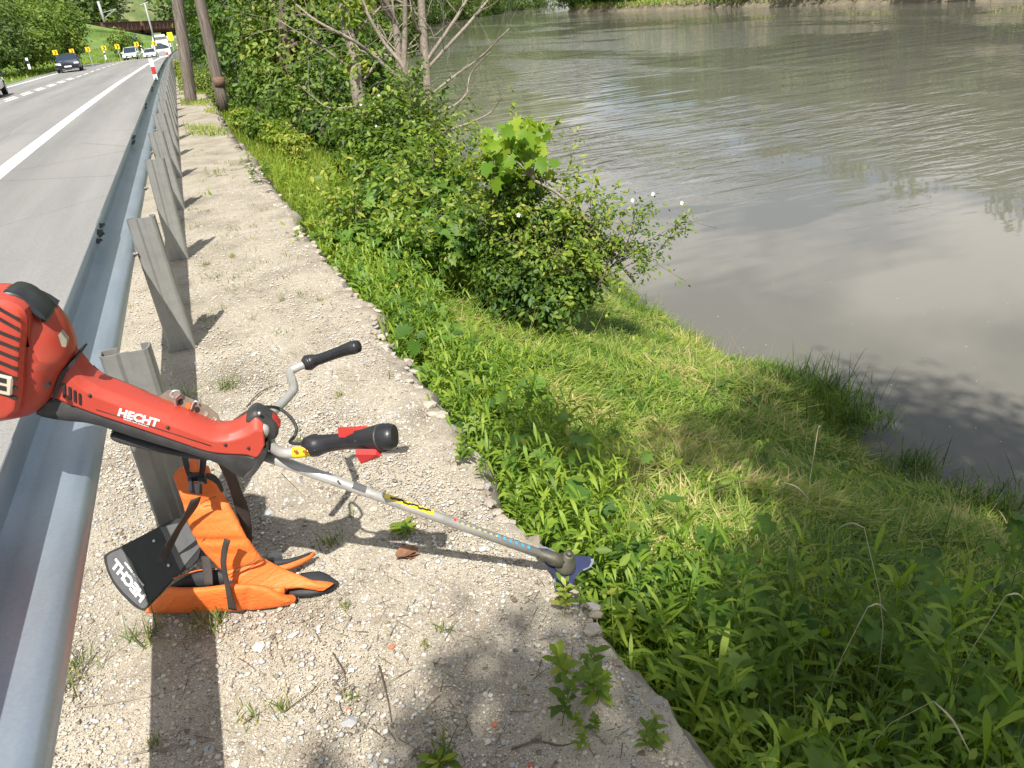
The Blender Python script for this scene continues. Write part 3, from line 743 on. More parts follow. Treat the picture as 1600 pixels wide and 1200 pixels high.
# shaft
PS = side(424, 716); 
tube('shaft', [G0+AX*.05, G0+AX*.5, PS+AX*.06], [.0142, .0142, .0142], M['steelbar'], bc, 16)
sh_dir = (PS-G0).normalized()
def shaft_at(u, v):                    # nearest point of the shaft's axis to a place in view
    q = side(u, v); return G0 + AX*((q-G0).dot(AX))
def sleeve(name, s0, s1, mat, a0=0, a1=360, r=.0150):
    mb = MB(); e1 = UPV; e2 = -WN; n = 10; vs = []
    for s in (s0, s1):
        for i in range(n+1):
            a = rad(a0+(a1-a0)*i/n); vs.append(G0+AX*s+(e1*math.cos(a)+e2*math.sin(a))*r)
    fs = [(i, i+1, n+2+i, n+1+i) for i in range(n)]
    mb.add(vs, fs); return mb.build(name, mat, bc, True)
LEN = (PS-G0).length
S = lambda u, v: (side(u, v)-G0).dot(AX)
sleeve('yellow_label', S(674, 804), S(598, 776), M['yellow'], -5, 60)
sleeve('white_label', S(566, 772), S(546, 764), M['greyprint'], -10, 80)
mb = MB()
for i in range(9):                     # black print on the yellow label
    s = S(668, 802) + (S(604, 778)-S(668, 802))*(i+.2)/9
    a = rad(28 + (i % 3-1)*9); mb.box((0, 0, 0), (.006, .0008, .012+.008*(i % 2)), M_=Matrix.Translation(G0+AX*s+(UPV*math.cos(a)-WN*math.sin(a))*.0153) @ Matrix((AX.cross(UPV*math.cos(a)-WN*math.sin(a)), UPV*math.cos(a)-WN*math.sin(a), AX)).transposed().to_4x4())
mb.build('label_print', M['print'], bc)
def ringmark(s, a, mat, w=.010, l=.010, name='sticker_mark'):
    mb = MB(); a = rad(a); d = UPV*math.cos(a)-WN*math.sin(a)
    mb.box((0, 0, 0), (w, .0008, l), M_=Matrix.Translation(G0+AX*s+d*.0149) @ Matrix((AX.cross(d), d, AX)).transposed().to_4x4())
    return mb.build(name, M[mat], bc)
ringmark(S(706, 818), 20, 'redprint', .008, .008)
for i in range(14): ringmark(S(706+7+i*4.3, 818+3+i*1.85), 30+8*(i % 2), 'yellow' if i % 2 else 'greyprint', .004, .004)
for i in range(6): ringmark(S(773+i*9, 843+i*4), 34, 'blueprint', .010, .009)
# gear head and blade
mb = MB()
mb.tube([G0+AX*.10, G0+AX*.06, G0+AX*.055, G0+AX*.01], [.017, .017, .021, .024], 14)
GU = (UPV*.8 - AX*.35).normalized()    # the head is angled to the shaft
BN = Vector((.18, -.30, .93)).normalized()
mb.tube([G0+BN*.042, G0+BN*.04, G0+BN*.022, G0+BN*.018, G0-BN*.005, G0-BN*.010, G0-BN*.018], [.012, .017, .018, .026, .030, .034, .034], 18)
mb.tube([G0+BN*.052, G0+BN*.040], [.010, .011], 6)
mb.build('gear_head', M['darkmetal'], bc, True)
bl = MB(); e1 = (at(938, 860, .055)-G0); e1 = (e1-BN*e1.dot(BN)).normalized(); e2 = BN.cross(e1); Bc = G0-BN*.020
nt_ = 3; R0, R1 = .045, .106; out = []; 
for k in range(nt_):
    a0 = 2*math.pi*k/nt_
    for da, r in ((-.62, .050), (-.42, .075), (-.16, .100), (.0, R1), (.10, .100), (.20, .086), (.40, .066), (.75, .050)):
        a = a0+da; out.append((a, r))
vt = [Bc+(e1*math.cos(a)+e2*math.sin(a))*r for a, r in out]; vb = [v-BN*.0022 for v in vt]; n = len(vt)
bl.add([Bc]+vt, [(0, 1+i, 1+(i+1) % n) for i in range(n)]); bl.add([Bc-BN*.0022]+vb, [(0, 1+(i+1) % n, 1+i) for i in range(n)])
bl.add(vt+vb, [(i, n+i, n+(i+1) % n, (i+1) % n) for i in range(n)])
blade = bl.build('blade', M['blade'], bc)
for k in range(nt_):
    a0 = 2*math.pi*k/nt_; q = MB(); P_ = []
    for da, r, ri in ((-.52, .063, .056), (-.3, .088, .080), (-.1, .104, .094), (.0, R1+.001, .096)):
        a = a0+da; dd = e1*math.cos(a)+e2*math.sin(a); P_.append((Bc+dd*r+BN*.0008, Bc+dd*ri+BN*.0008))
    q.add([p for pr in P_ for p in pr], [(2*i, 2*i+1, 2*i+3, 2*i+2) for i in range(3)]); q.build('cutting_edge', M['edge'], blade)

# drive-tube housing: red top shell, black lower shell
HP = [((85, 555), (70, 620)), ((110, 549), (88, 625)), ((126, 562), (104, 632)), ((140, 580), (122, 638)), ((165, 596), (152, 649)), ((200, 610), (195, 663)), ((245, 629), (240, 678)), ((300, 651), (290, 695)), ((335, 666), (325, 706)), ((360, 666), (356, 710)), ((384, 654), (386, 712)), ((400, 638), (402, 717)), ((412, 650), (414, 696))]
SEC = [(-.042, 0), (-.050, .06), (-.050, .66), (-.034, .90), (-.010, 1.0), (.022, 1.0), (.044, .82), (.048, .1), (.040, 0)]
Ts = bez([side(a[0], a[1], -.01) for a, b in HP], 3); Bs = bez([side(b[0], b[1], -.045) for a, b in HP], 3); vs, fs = [], []
for T_, B_ in zip(Ts, Bs):
    B_ = B_ + WN*.035
    vs += [B_+(T_-B_)*t_+WN*(o_+.01) for o_, t_ in SEC]
K = len(SEC)
for i in range(len(Ts)-1): fs += [(i*K+k, i*K+(k+1) % K, (i+1)*K+(k+1) % K, (i+1)*K+k) for k in range(K)]
fs += [tuple(reversed(range(K))), tuple((len(Ts)-1)*K+k for k in range(K))]
o = mesh_obj('housing', vs, fs, M['red'], bc, True); bm = bmesh.new(); bm.from_mesh(o.data); bmesh.ops.recalc_face_normals(bm, faces=bm.faces); bm.to_mesh(o.data); bm.free(); o.data.set_sharp_from_angle(angle=rad(28))
bv = o.modifiers.new('soft', 'BEVEL'); bv.width = .003; bv.segments = 2; bv.limit_method = 'ANGLE'; bv.angle_limit = rad(28)
blk_uv = [(60, 634), (84, 612), (152, 640), (256, 674), (339, 700), (379, 700), (402, 708), (418, 680), (421, 700), (408, 722), (388, 742), (374, 738), (350, 721), (320, 709), (250, 688), (200, 673), (150, 655), (95, 650), (62, 643)]
prism_obj('lower_shell', blk_uv, [(-.045, .006), (-.041, 0), (.035, 0), (.041, .006)], M['blackdusty'], -.02, 1)
prism_obj('housing_collar', [(410, 690), (420, 698), (414, 712), (395, 738), (384, 741), (381, 736), (398, 722)], [(-.050, .003), (-.046, 0), (.04, 0)], M['blackdusty'], -.02, 1)
prism_obj('top_cover', [(140, 573), (146, 577), (160, 588), (187, 598), (240, 620), (243, 629), (187, 606), (152, 593)], [(.018, .0), (.05, .003)], M['blackdusty'], .03, 1)
# air slots beside the clutch
for i, (u, v0, v1) in enumerate([(100, 599, 621), (109, 604, 624), (117, 609, 628), (125, 614, 632)]):
    prism_obj('air_slot', [(u-2, v0), (u+2.2-i*.3, v0+1), (u+2.8-i*.3, v1), (u-1.5, v1-1)], [(-.0535, 0), (-.045, 0)], M['print'], -.05, 0, smooth=False)
# engine casing
eng_uv = [(88, 616), (100, 579), (120, 556), (108, 519), (95, 499), (80, 481), (61, 470), (36, 455), (0, 448), (-60, 452), (-105, 500), (-118, 580), (-95, 640), (-40, 662), (0, 654), (40, 647), (64, 640)]
prism_obj('engine_casing', eng_uv, [(-.100, .052), (-.098, .045), (-.085, .022), (-.060, .006), (-.02, 0), (.02, .006), (.06, .032), (.085, .06)], M['red'], -.03, 2, ang=28)
prism_obj('casing_seam', [(121, 553), (125, 557), (104, 580), (91, 618), (86, 617), (98, 578)], [(-.058, 0), (.04, 0)], M['print'], -.03, 1)
# raised starter cover with diagonal slots on the viewer's side
st_uv = [(36, 480), (44, 500), (37, 560), (36, 610), (28, 650), (-20, 660), (-80, 630), (-95, 560), (-80, 490), (-30, 462), (10, 468)]
prism_obj('starter_cover', st_uv, [(-.128, .016), (-.125, .008), (-.115, .0), (-.06, -.004)], M['red'], -.115, 1, ang=25)
for i in range(9):
    v0 = 489+i*15.5
    prism_obj('cooling_slot', [(-55 if i > 1 else -30, v0-20), (-52 if i > 1 else -28, v0-24), (30-(.5*i if i < 5 else 3), v0+9), (29-(.5*i if i < 5 else 3), v0+13)], [(-.1305, 0), (-.124, 0)], M['print'], -.13, 0, smooth=False)
# badge frame on the cover
prism_obj('badge_frame', [(-60, 572), (18, 590), (20, 594), (18, 617), (14, 619), (-62, 602)], [(-.137, .003), (-.134, 0), (-.120, 0)], M['beige'], -.135, 0, smooth=False)
for u0, u1, v0 in ((-30, 10, 592), (-30, 10, 604)):
    prism_obj('badge_slot', [(u0, v0-9), (u1, v0), (u1, v0+7), (u0, v0-2)], [(-.1385, 0), (-.136, 0)], M['print'], -.137, 0, smooth=False)
# black cap / muffler guard along the top
prism_obj('top_cap', [(-40, 462), (0, 456), (8, 450), (20, 449), (40, 455), (60, 471), (76, 487), (80, 493), (78, 499), (70, 496), (52, 484), (30, 476), (8, 474), (-40, 480)], [(-.090, .008), (-.086, .002), (-.07, 0), (0, .005), (.02, .014)], M['black'], -.06, 1)
prism_obj('choke_knob', [(82, 486), (88, 484), (94, 488), (93, 499), (86, 496)], lay(.02, .004), M['black'], .05, 1)
prism_obj('casing_ridge', [(35, 487), (42, 484), (48, 498), (46, 520), (46, 545), (42, 540), (38, 515), (40, 505)], [(-.108, .004), (-.106, .0), (-.08, 0)], M['red'], -.105, 1)
prism_obj('screw', [(70, 600), (74, 598), (78, 600), (78, 604), (74, 606), (70, 604)], [(-.1015, 0), (-.09, 0)], M['print'], -.10, 1)
prism_obj('casing_sticker', [(92, 522), (96, 517), (106, 530), (104, 541), (98, 540)], [(-.096, 0), (-.08, 0)], M['plate'], -.09, 0)

# lettering
def text_mesh(s, size, bold=.0):
    c = bpy.data.curves.new('lettering', 'FONT'); c.body = s; c.size = size; c.offset = bold; c.extrude = .0006; c.resolution_u = 2
    o = bpy.data.objects.new('lettering', c); scene.collection.objects.link(o)
    bpy.context.view_layer.update()
    me = bpy.data.meshes.new_from_object(o.evaluated_get(bpy.context.evaluated_depsgraph_get()))
    bpy.data.objects.remove(o); return me
def lettering(name, s, origin, xdir, ydir, width, height, mat, parent, bold=.03):
    me = text_mesh(s, 1.0, bold); co = np.zeros(len(me.vertices)*3); me.vertices.foreach_get('co', co); co = co.reshape(-1, 3)
    mn, mx = co.min(0), co.max(0)
    X_ = Vector(xdir).normalized(); Y_ = Vector(ydir); Y_ = (Y_-X_*Y_.dot(X_)).normalized(); Z_ = X_.cross(Y_)
    out = []
    for c in co:
        x = (c[0]-mn[0])/(mx[0]-mn[0])*width; y = (c[1]-mn[1])/(mx[1]-mn[1])*height
        out.append(Vector(origin)+X_*x+Y_*y+Z_*(c[2]*1.0))
    for v, p in zip(me.vertices, out): v.co = p
    me.materials.clear(); me.materials.append(mat); o = bpy.data.objects.new(name, me); return link(o, parent)
a = side(183, 650, -.0505); b = side(246, 668, -.0505); c_ = side(188, 637, -.0505)
lettering('lettering', 'HECHT', a, b-a, c_-a, (b-a).length, (c_-a).length*.95, M['white'], bc, .045)
a2 = side(193, 655.5, -.0505); b2 = side(232, 667.5, -.0505)
lettering('lettering', 'MADE FOR GARDEN', a2, b2-a2, c_-a, (b2-a2).length, (c_-a).length*.22, M['white'], bc, .02)
a3 = side(250, 659, -.047)
# harness plate on top of the housing, with holes and hook
pl = MB(); q = [side(u, v, .02) for u, v in ((247, 622), (262, 610), (276, 612), (285, 618), (322, 634), (340, 648), (346, 664), (340, 670), (300, 655), (262, 640))]
n = len(q); pl.add(q+[p+WN*.004 for p in q], [tuple(range(n)), tuple(reversed(range(n, 2*n)))]+[(i, (i+1) % n, n+(i+1) % n, n+i) for i in range(n)])
pl.build('hanger_plate', M['plate'], bc)
for (u, v, r) in ((282, 628, 4.5), (308, 640, 4.5), (322, 647, 3.8), (335, 655, 4.2)):
    P_ = [side(u+r*math.cos(i*.785), v+r*math.sin(i*.785)*1.1, .019) for i in range(8)]
    mbh = MB(); mbh.add(P_, [tuple(range(8))]); mbh.build('hole', M['print'] if u < 315 else M['gravel'], bc)
P_ = [side(294+4*math.cos(i*.785), 634+5.5*math.sin(i*.785), .018) for i in range(8)]; mbh = MB(); mbh.add(P_, [tuple(range(8))]); mbh.build('orange_tab', M['orange'], bc)
tube('hook', bez([side(u, v, -.0+.002*i) for i, (u, v) in enumerate(((272, 622), (266, 617), (271, 611), (279, 611), (281, 616), (275, 622), (274, 632), (280, 642), (287, 648)))], 4), .0028, M['edge'], bc, 6)
tube('hook', bez([side(u, v, .015) for u, v in ((298, 641), (302, 630), (307, 627), (311, 632))], 4), .0025, M['edge'], bc, 6)
# mould seam and screws of the housing
tube('mould_seam', [side(u, v, -.0508) for u, v in ((150, 640), (200, 655), (240, 668), (290, 684), (330, 697))], .0011, M['print'], bc, 5)
for u, v in ((140, 618), (262, 668), (352, 695), (388, 700)): tube('screw', [side(u, v, -.0500), side(u, v, -.0520)], .0042, M['print'], bc, 10)
# handlebar clamp
prism_obj('bar_clamp', [(388, 645), (398, 637), (408, 640), (432, 655), (437, 668), (432, 680), (424, 682), (405, 670), (390, 660), (384, 652)], lay(.034, .010), M['blackdusty'], -.008, 1)
prism_obj('clamp_cap', [(401, 640), (408, 638), (424, 642), (436, 652), (440, 658), (434, 662), (418, 657), (404, 650)], lay(.022, .007), M['redclean'], .016, 1)
tube('clamp_screw', [side(405, 648, -.03), side(405, 645, -.045)], .004, M['edge'], bc, 8)
# handlebar
Lb = [at(398, 668, .63), at(420, 648, .63), at(437, 634, .625), at(452, 618, .62), at(459, 608, .62), at(457, 596, .61), at(453, 583, .605), at(460, 576, .61), at(476, 569, .618)]
tube('left_bar', bez(Lb, 5), .0135, M['steelbar'], bc, 12)
Rb = [side(411, 662, -.012), side(413, 672, -.032), at(420, 684, .65), at(424, 696, .645), at(434, 704, .645), at(448, 708, .645), at(470, 706, .645), at(492, 701, .65)]
tube('right_bar', bez(Rb, 5), .0135, M['steelbar'], bc, 12)
def grip(name, pts, rads, mat, seg=14, flat=1.0):
    return tube(name, bez(pts, 5), list(np.interp(np.linspace(0, 1, 5*(len(pts)-1)+1), np.linspace(0, 1, len(rads)), rads)), mat, bc, seg)
grip('left_grip', [at(474, 571, .615), at(486, 565, .62), at(500, 561, .63), at(522, 553, .65), at(545, 545, .67), at(560, 541, .68)], [.017, .027, .024, .0185, .0175, .0175, .018, .020, .0225, .019], M['black'])
g_ = grip('throttle_grip', [at(478, 697, .65), at(492, 696, .653), at(510, 693, .66), at(540, 689, .675), at(565, 687, .69), at(590, 684, .70), at(606, 682, .71), at(617, 681, .712)], [.022, .028, .029, .024, .0215, .021, .0225, .025, .030, .0325, .0325, .031, .027], M['black'])
g_.data.set_sharp_from_angle(angle=rad(45)); tube('grip_band', [at(597, 684, .703), at(600, 683.5, .705)], [.0345, .0345], M['blackdusty'], g_, 14)
tube('screw_hole', [at(492, 704, .68), at(492, 704, .687)], .0035, M['print'], g_, 8)
tube('screw_hole', [at(555, 690, .713), at(555, 690, .716)], .0035, M['print'], g_, 8)
tg = MB()
def flatpiece(name, uvz, th, mat, parent, dirv=None):
    P = [at(*q) for q in uvz]; n = len(P); nr = (P[1]-P[0]).cross(P[2]-P[0]).normalized() if dirv is None else Vector(dirv)
    m = MB(); m.add([p+nr*th/2 for p in P]+[p-nr*th/2 for p in P], [tuple(range(n)), tuple(reversed(range(n, 2*n)))]+[(i, (i+1) % n, n+(i+1) % n, n+i) for i in range(n)])
    o = m.build(name, mat, parent); bm = bmesh.new(); bm.from_mesh(o.data); bmesh.ops.recalc_face_normals(bm, faces=bm.faces); bm.to_mesh(o.data); bm.free(); return o
flatpiece('throttle_trigger', [(556, 706, .68), (588, 706, .68), (596, 709, .67), (565, 721, .65), (562, 716, .655)], .014, M['redclean'], bc)
flatpiece('safety_lever', [(528, 671, .69), (570, 669, .70), (590, 672, .71), (590, 680, .71), (529, 680, .70)], .012, M['redclean'], bc)
sleeve_pts = [at(458, 707.5, .645), at(470, 706.5, .645), at(484, 704, .648)]
tube('warning_sticker', bez(sleeve_pts, 3), .0142, M['yellow'], bc, 14)
for u in (462, 476): 
    tube('red_symbol', [at(u-3, 705.5, .66), at(u+3, 704.8, .66)], .0035, M['redprint'], bc, 6)
tube('throttle_cable', bez([side(300, 645, .05), side(346, 667, .045), side(370, 655, .04), side(390, 642, .03), side(405, 637, .02), at(432, 637, .66), at(452, 650, .64), at(463, 668, .62), at(460, 682, .60), at(453, 690, .61), at(462, 693, .635), at(480, 692, .65)], 6), .0048, M['blackdusty'], bc, 8)
rebase(bc, G0)

# ------------------------------------------------------------------ harness
hs = empty('shoulder_harness'); tag(hs, 'orange padded shoulder harness with black board hanging from the brush cutter onto the gravel', 'harness')
def band(name, pairs, th, mat, parent=hs, seg=10, power=.8, sub=4, wrinkle=0., pinch=()):
    """padded strip: pairs of left and right rim points, pillow cross-section of thickness th"""
    Ls = bez([p[0] for p in pairs], sub); Rs = bez([p[1] for p in pairs], sub); n = len(Ls); vs = []
    for i in range(n):
        a, b = Ls[i], Rs[i]; c = (a+b)/2; h = (b-a)/2
        t = ((Ls[min(i+1, n-1)]+Rs[min(i+1, n-1)])-(Ls[max(i-1, 0)]+Rs[max(i-1, 0)])).normalized()
        nn = h.cross(t).normalized()
        w = 1.0
        if i == 0 or i == n-1: w = .35
        f_ = i/(n-1)
        for q in pinch: w *= 1-.55*math.exp(-((f_-q)/.022)**2)
        wr = 1 + wrinkle*math.sin(i*2.1+len(pairs))*.5 + wrinkle*RG.normal()*.5
        for k in range(seg):
            an = 2*math.pi*k/seg; cx, sx = math.cos(an), math.sin(an)
            px = math.copysign(abs(cx)**power, cx); py = math.copysign(abs(sx)**power, sx)
            vs.append(c+h*px+nn*py*th/2*w*wr)
    fs = []
    for i in range(n-1):
        for k in range(seg): fs.append((i*seg+k, i*seg+(k+1) % seg, (i+1)*seg+(k+1) % seg, (i+1)*seg+k))
    fs.append(tuple(reversed(range(seg)))); fs.append(tuple((n-1)*seg+k for k in range(seg)))
    o = mesh_obj(name, vs, fs, mat, parent, True)
    bm = bmesh.new(); bm.from_mesh(o.data); bmesh.ops.recalc_face_normals(bm, faces=bm.faces); bm.to_mesh(o.data); bm.free()
    return o
def Z4(X, Y, z): return at(140+X/3.81, 680+Y/3.81, z)
band('shoulder_pad', [(Z4(*l), Z4(*r)) for l, r in (((545, 195, .50), (705, 190, .50)), ((505, 235, .47), (730, 260, .46)), ((545, 370, .41), (790, 340, .41)), ((585, 510, .34), (865, 470, .34)), ((622, 595, .29), (925, 590, .28)), ((675, 680, .235), (985, 680, .22)), ((760, 770, .18), (1025, 730, .185)), ((822, 838, .14), (1045, 750, .165)))], .030, M['orange'], seg=18, wrinkle=.06, power=.6, sub=8, pinch=(.33, .60, .93))
band('pad_wing', [(Z4(*l), Z4(*r)) for l, r in (((815, 838, .145), (1025, 725, .17)), ((880, 885, .115), (1080, 755, .145)), ((1000, 915, .085), (1170, 800, .105)), ((1180, 915, .06), (1270, 840, .075)), ((1310, 905, .045), (1370, 880, .06)), ((1385, 925, .03), (1455, 880, .04)))], .026, M['orange'], seg=18, wrinkle=.06, power=.6, sub=8, pinch=(.06,))
band('lower_pad', [(Z4(*l), Z4(*r)) for l, r in (((325, 1050, .008), (470, 905, .115)), ((470, 1052, .01), (560, 915, .115)), ((640, 1048, .012), (680, 912, .12)), ((860, 1040, .014), (860, 893, .13)), ((1000, 1030, .012), (1040, 905, .10)), ((1150, 1005, .012), (1150, 960, .055)), ((1220, 980, .012), (1228, 962, .025)))], .026, M['orange'], seg=18, wrinkle=.06, power=.6, sub=8, pinch=(.58,))
band('inner_wing', [(Z4(*l), Z4(*r)) for l, r in (((900, 895, .09), (870, 880, .11)), ((1000, 930, .06), (1000, 900, .085)), ((1160, 960, .04), (1160, 905, .075)))], .03, M['orange'], seg=10)
band('far_strap_pad', [(Z4(*l), Z4(*r)) for l, r in (((1050, 810, .05), (1060, 780, .07)), ((1190, 790, .04), (1200, 765, .06)), ((1345, 712, .03), (1335, 695, .05)))], .022, M['orange'], seg=10)
band('far_strap_lining', [(Z4(*l), Z4(*r)) for l, r in (((1030, 790, .075), (1040, 740, .085)), ((1180, 770, .055), (1180, 735, .07)), ((1330, 708, .045), (1320, 695, .05)))], .02, M['foam'], seg=8)
band('wing_lining', [(Z4(*l), Z4(*r)) for l, r in (((1150, 960, .02), (1260, 820, .055)), ((1300, 960, .02), (1370, 810, .05)), ((1430, 930, .015), (1450, 850, .03)), ((1478, 890, .012), (1480, 880, .015)))], .02, M['foam'], seg=8)
band('inner_lining', [(Z4(*l), Z4(*r)) for l, r in (((470, 905, .09), (640, 800, .13)), ((640, 905, .09), (740, 790, .14)), ((830, 890, .09), (820, 830, .12)))], .02, M['foam'], seg=8)
band('lining_rim', [(Z4(*l), Z4(*r)) for l, r in (((495, 858, .118), (495, 850, .122)), ((640, 810, .142), (640, 802, .145)), ((760, 800, .15), (760, 794, .152)))], .008, M['orange'], seg=6)
# stiff back board with grey print
p0, p1, p2 = Z4(330, 1045, .012), Z4(100, 700, .155), Z4(600, 545, .27)
bn = (p1-p0).cross(p2-p0).normalized(); bn = bn if bn.dot(Vector((0, 0, CAMZ))-p0) > 0 else -bn
def board(X, Y, off=0.):
    d = Vector(ray(140+X/3.81, 680+Y/3.81)); o = Vector((0, 0, CAMZ)); return o + d*(((p0+bn*off-o).dot(bn))/d.dot(bn))
def board_piece(name, XY, off, th, mat, parent=hs, soft=0):
    P = [board(x, y, off) for x, y in XY]
    if soft: P = chaikin(P, soft)
    n = len(P); m = MB(); m.add([p for p in P]+[p-bn*th for p in P], [tuple(range(n)), tuple(reversed(range(n, 2*n)))]+[(i, (i+1) % n, n+(i+1) % n, n+i) for i in range(n)])
    o = m.build(name, mat, parent); bm = bmesh.new(); bm.from_mesh(o.data); bmesh.ops.recalc_face_normals(bm, faces=bm.faces); bm.to_mesh(o.data); bm.free(); return o
bd = board_piece('back_board', [(82, 735), (90, 705), (215, 648), (420, 540), (520, 490), (600, 510), (665, 660), (640, 760), (520, 830), (455, 900), (350, 1010), (335, 1045), (300, 1042), (250, 1010), (160, 915), (110, 830)], 0, .008, M['foam'], soft=1)
board_piece('print_panel', [(100, 735), (112, 708), (210, 665), (358, 990), (330, 1030), (300, 1028), (175, 910), (120, 820)], .0015, .0014, M['greyprint'], bd, soft=1)
board_piece('grey_flap', [(418, 548), (575, 512), (655, 668), (540, 805), (470, 655)], .003, .003, M['greyprint'], bd)
a = board(345, 965, .0025); b = board(165, 742, .0025); up_ = board(300, 1000, .0025) - board(345, 965, .0025)
lettering('lettering', 'HECHT', board(302, 1000, .003), b-a, a-board(302, 1000, .003), (b-a).length*1.0, (a-board(302, 1000, .003)).length, M['white'], bd, .045)
lettering('lettering', 'MADE FOR GARDEN', board(318, 900, .003), b-a, a-board(302, 1000, .003), (b-a).length*.62, (a-board(302, 1000, .003)).length*.2, M['white'], bd, .02)
for X, Y in ((385, 628), (472, 774)):
    tube('rivet', [board(X, Y, .0), board(X, Y, .005)], [.006, .0045], M['edge'], bd, 10)
# straps and buckle
band('diagonal_strap', [(Z4(*l), Z4(*r)) for l, r in (((600, 385, .46), (665, 365, .46)), ((560, 470, .41), (640, 430, .41)), ((490, 590, .33), (560, 540, .34)), ((425, 690, .24), (492, 675, .24)), ((405, 745, .20), (452, 765, .20)))], .004, M['webbing'], power=.5, seg=8)
band('compression_strap', [(Z4(*l), Z4(*r)) for l, r in (((800, 615, .325), (840, 625, .325)), ((782, 700, .27), (822, 690, .28)), ((780, 780, .225), (815, 775, .23)), ((800, 870, .165), (830, 865, .17)), ((815, 960, .11), (850, 960, .11)), ((825, 1035, .045), (880, 1045, .045)))], .006, M['webbing'], power=.5, seg=8)
band('side_strap', [(Z4(*l), Z4(*r)) for l, r in (((750, 145, .58), (815, 150, .58)), ((800, 240, .50), (870, 235, .50)), ((835, 330, .42), (905, 330, .42)), ((870, 450, .33), (945, 430, .33)), ((910, 560, .25), (965, 540, .25)), ((950, 650, .16), (968, 640, .16)))], .005, M['webbing'], power=.5, seg=8)
band('inner_strap', [(Z4(*l), Z4(*r)) for l, r in (((665, 720, .20), (715, 720, .20)), ((672, 800, .165), (730, 800, .165)), ((680, 890, .13), (735, 890, .13)))], .004, M['webbing'], power=.5, seg=8)
band('collar_strap', [(Z4(*l), Z4(*r)) for l, r in (((690, 225, .50), (700, 255, .50)), ((740, 235, .49), (735, 275, .48)), ((775, 270, .47), (760, 300, .46)), ((800, 330, .43), (782, 340, .43)))], .008, M['webbing'], power=.5, seg=8)
band('hanging_loop', [(Z4(*l), Z4(*r)) for l, r in (((548, 130, .56), (585, 130, .56)), ((565, 200, .54), (600, 200, .54)), ((590, 270, .51), (625, 260, .51)))], .005, M['webbing'], power=.5, seg=8)
band('hanging_loop', [(Z4(*l), Z4(*r)) for l, r in (((655, 125, .56), (700, 125, .56)), ((655, 200, .54), (690, 205, .54)), ((640, 270, .51), (672, 275, .51)))], .005, M['webbing'], power=.5, seg=8)
band('orange_tab', [(Z4(*l), Z4(*r)) for l, r in (((597, 140, .565), (650, 140, .565)), ((595, 215, .55), (648, 215, .55)))], .008, M['orange'], power=.5, seg=8)
bk = MB()
for (x0, x1, y0, y1, zz) in ((590, 680, 232, 262, .53), (596, 614, 255, 340, .515), (655, 690, 235, 290, .525), (608, 662, 285, 350, .50)):
    P = [Z4(x0, y0, zz), Z4(x1, y0, zz), Z4(x1, y1, zz-.02), Z4(x0, y1, zz-.02)]; nn = (P[1]-P[0]).cross(P[2]-P[0]).normalized()
    bk.add([p+nn*.007 for p in P]+[p-nn*.007 for p in P], [(0, 1, 2, 3), (7, 6, 5, 4), (0, 4, 5, 1), (1, 5, 6, 2), (2, 6, 7, 3), (3, 7, 4, 0)])
bk.build('buckle', M['black'], hs)
# hip plate pressed against the post under the housing
band('hip_plate', [(side(u, v, .0), side(a_, b_, .03)) for (u, v), (a_, b_) in (((172, 682), (175, 672)), ((185, 692), (200, 671)), ((235, 704), (250, 685)), ((290, 713), (300, 702)), ((332, 717), (336, 712)))], .02, M['blackdusty'], seg=12)
for st_l, (X0, Y0), (X1, Y1), z0, z1 in (('seam', (665, 655), (782, 500), .25, .33), ('seam', (825, 840), (1025, 728), .15, .19), ('seam', (665, 415), (760, 370), .39, .41)):
    a, b = Z4(X0, Y0, z0), Z4(X1, Y1, z1)
    tube('seam', [a+Vector((0, -.012, .012)), (a+b)/2+Vector((0, -.018, .016)), b+Vector((0, -.012, .012))], .0012, M['twigdark'], hs, 5)
rebase(hs, Z4(640, 1040, 0))
# ------------------------------------------------------------------ stones and pebbles of the verge
def rock_mesh(name, seed, sub=1, flat=.7, mat=None):
    r = random.Random(seed); bm = bmesh.new(); bmesh.ops.create_icosphere(bm, subdivisions=sub, radius=.5)
    for v in bm.verts:
        v.co *= 1+r.uniform(-.28, .22); v.co.z *= flat; v.co.x *= 1.15
    me = bpy.data.meshes.new(name); bm.to_mesh(me); bm.free(); me.materials.append(mat); return me
rocks = [rock_mesh('stone', i, 1, random.uniform(.5, .85), M['rubble']) for i in range(8)]
flats = [rock_mesh('stone', 30+i, 1, .6, M['pebble']) for i in range(6)]
for k in range(150):
    y = .6 + 11*random.random()**1.6; sc = random.choice([.018, .022, .03, .035, .05])*random.uniform(.8, 1.3)*(1 if y < 6 else 1.4)
    off = random.gauss(-.035, .035)
    o = bpy.data.objects.new('stone', random.choice(rocks)); o.location = (edge_x(y)+min(off, .012)+.02*math.sin(y*5), y, -.006+sc*.02 - (max(0, off)*1.2))
    o.scale = (sc, sc, sc); o.rotation_euler = (random.uniform(-.3, .3), random.uniform(-.3, .3), random.uniform(0, 6.3)); link(o, verge)
for (u, v, s_) in ((597, 525, .075), (672, 632, .08), (545, 462, .06), (560, 480, .05), (585, 505, .055), (690, 650, .06), (655, 620, .05), (700, 690, .05), (750, 760, .05), (765, 785, .055), (895, 925, .05), (870, 930, .045), (880, 905, .04), (925, 985, .06), (560, 500, .05), (575, 520, .045), (640, 595, .05), (520, 438, .05), (505, 430, .04), (480, 385, .05), (430, 320, .06), (850, 870, .04)):
    o = bpy.data.objects.new('stone', random.choice(rocks)); o.location = at(u, v, .0); s_ *= .85
    o.scale = (s_*1.2, s_, s_*.8); o.rotation_euler = (.1, .1, random.uniform(0, 6)); link(o, verge)
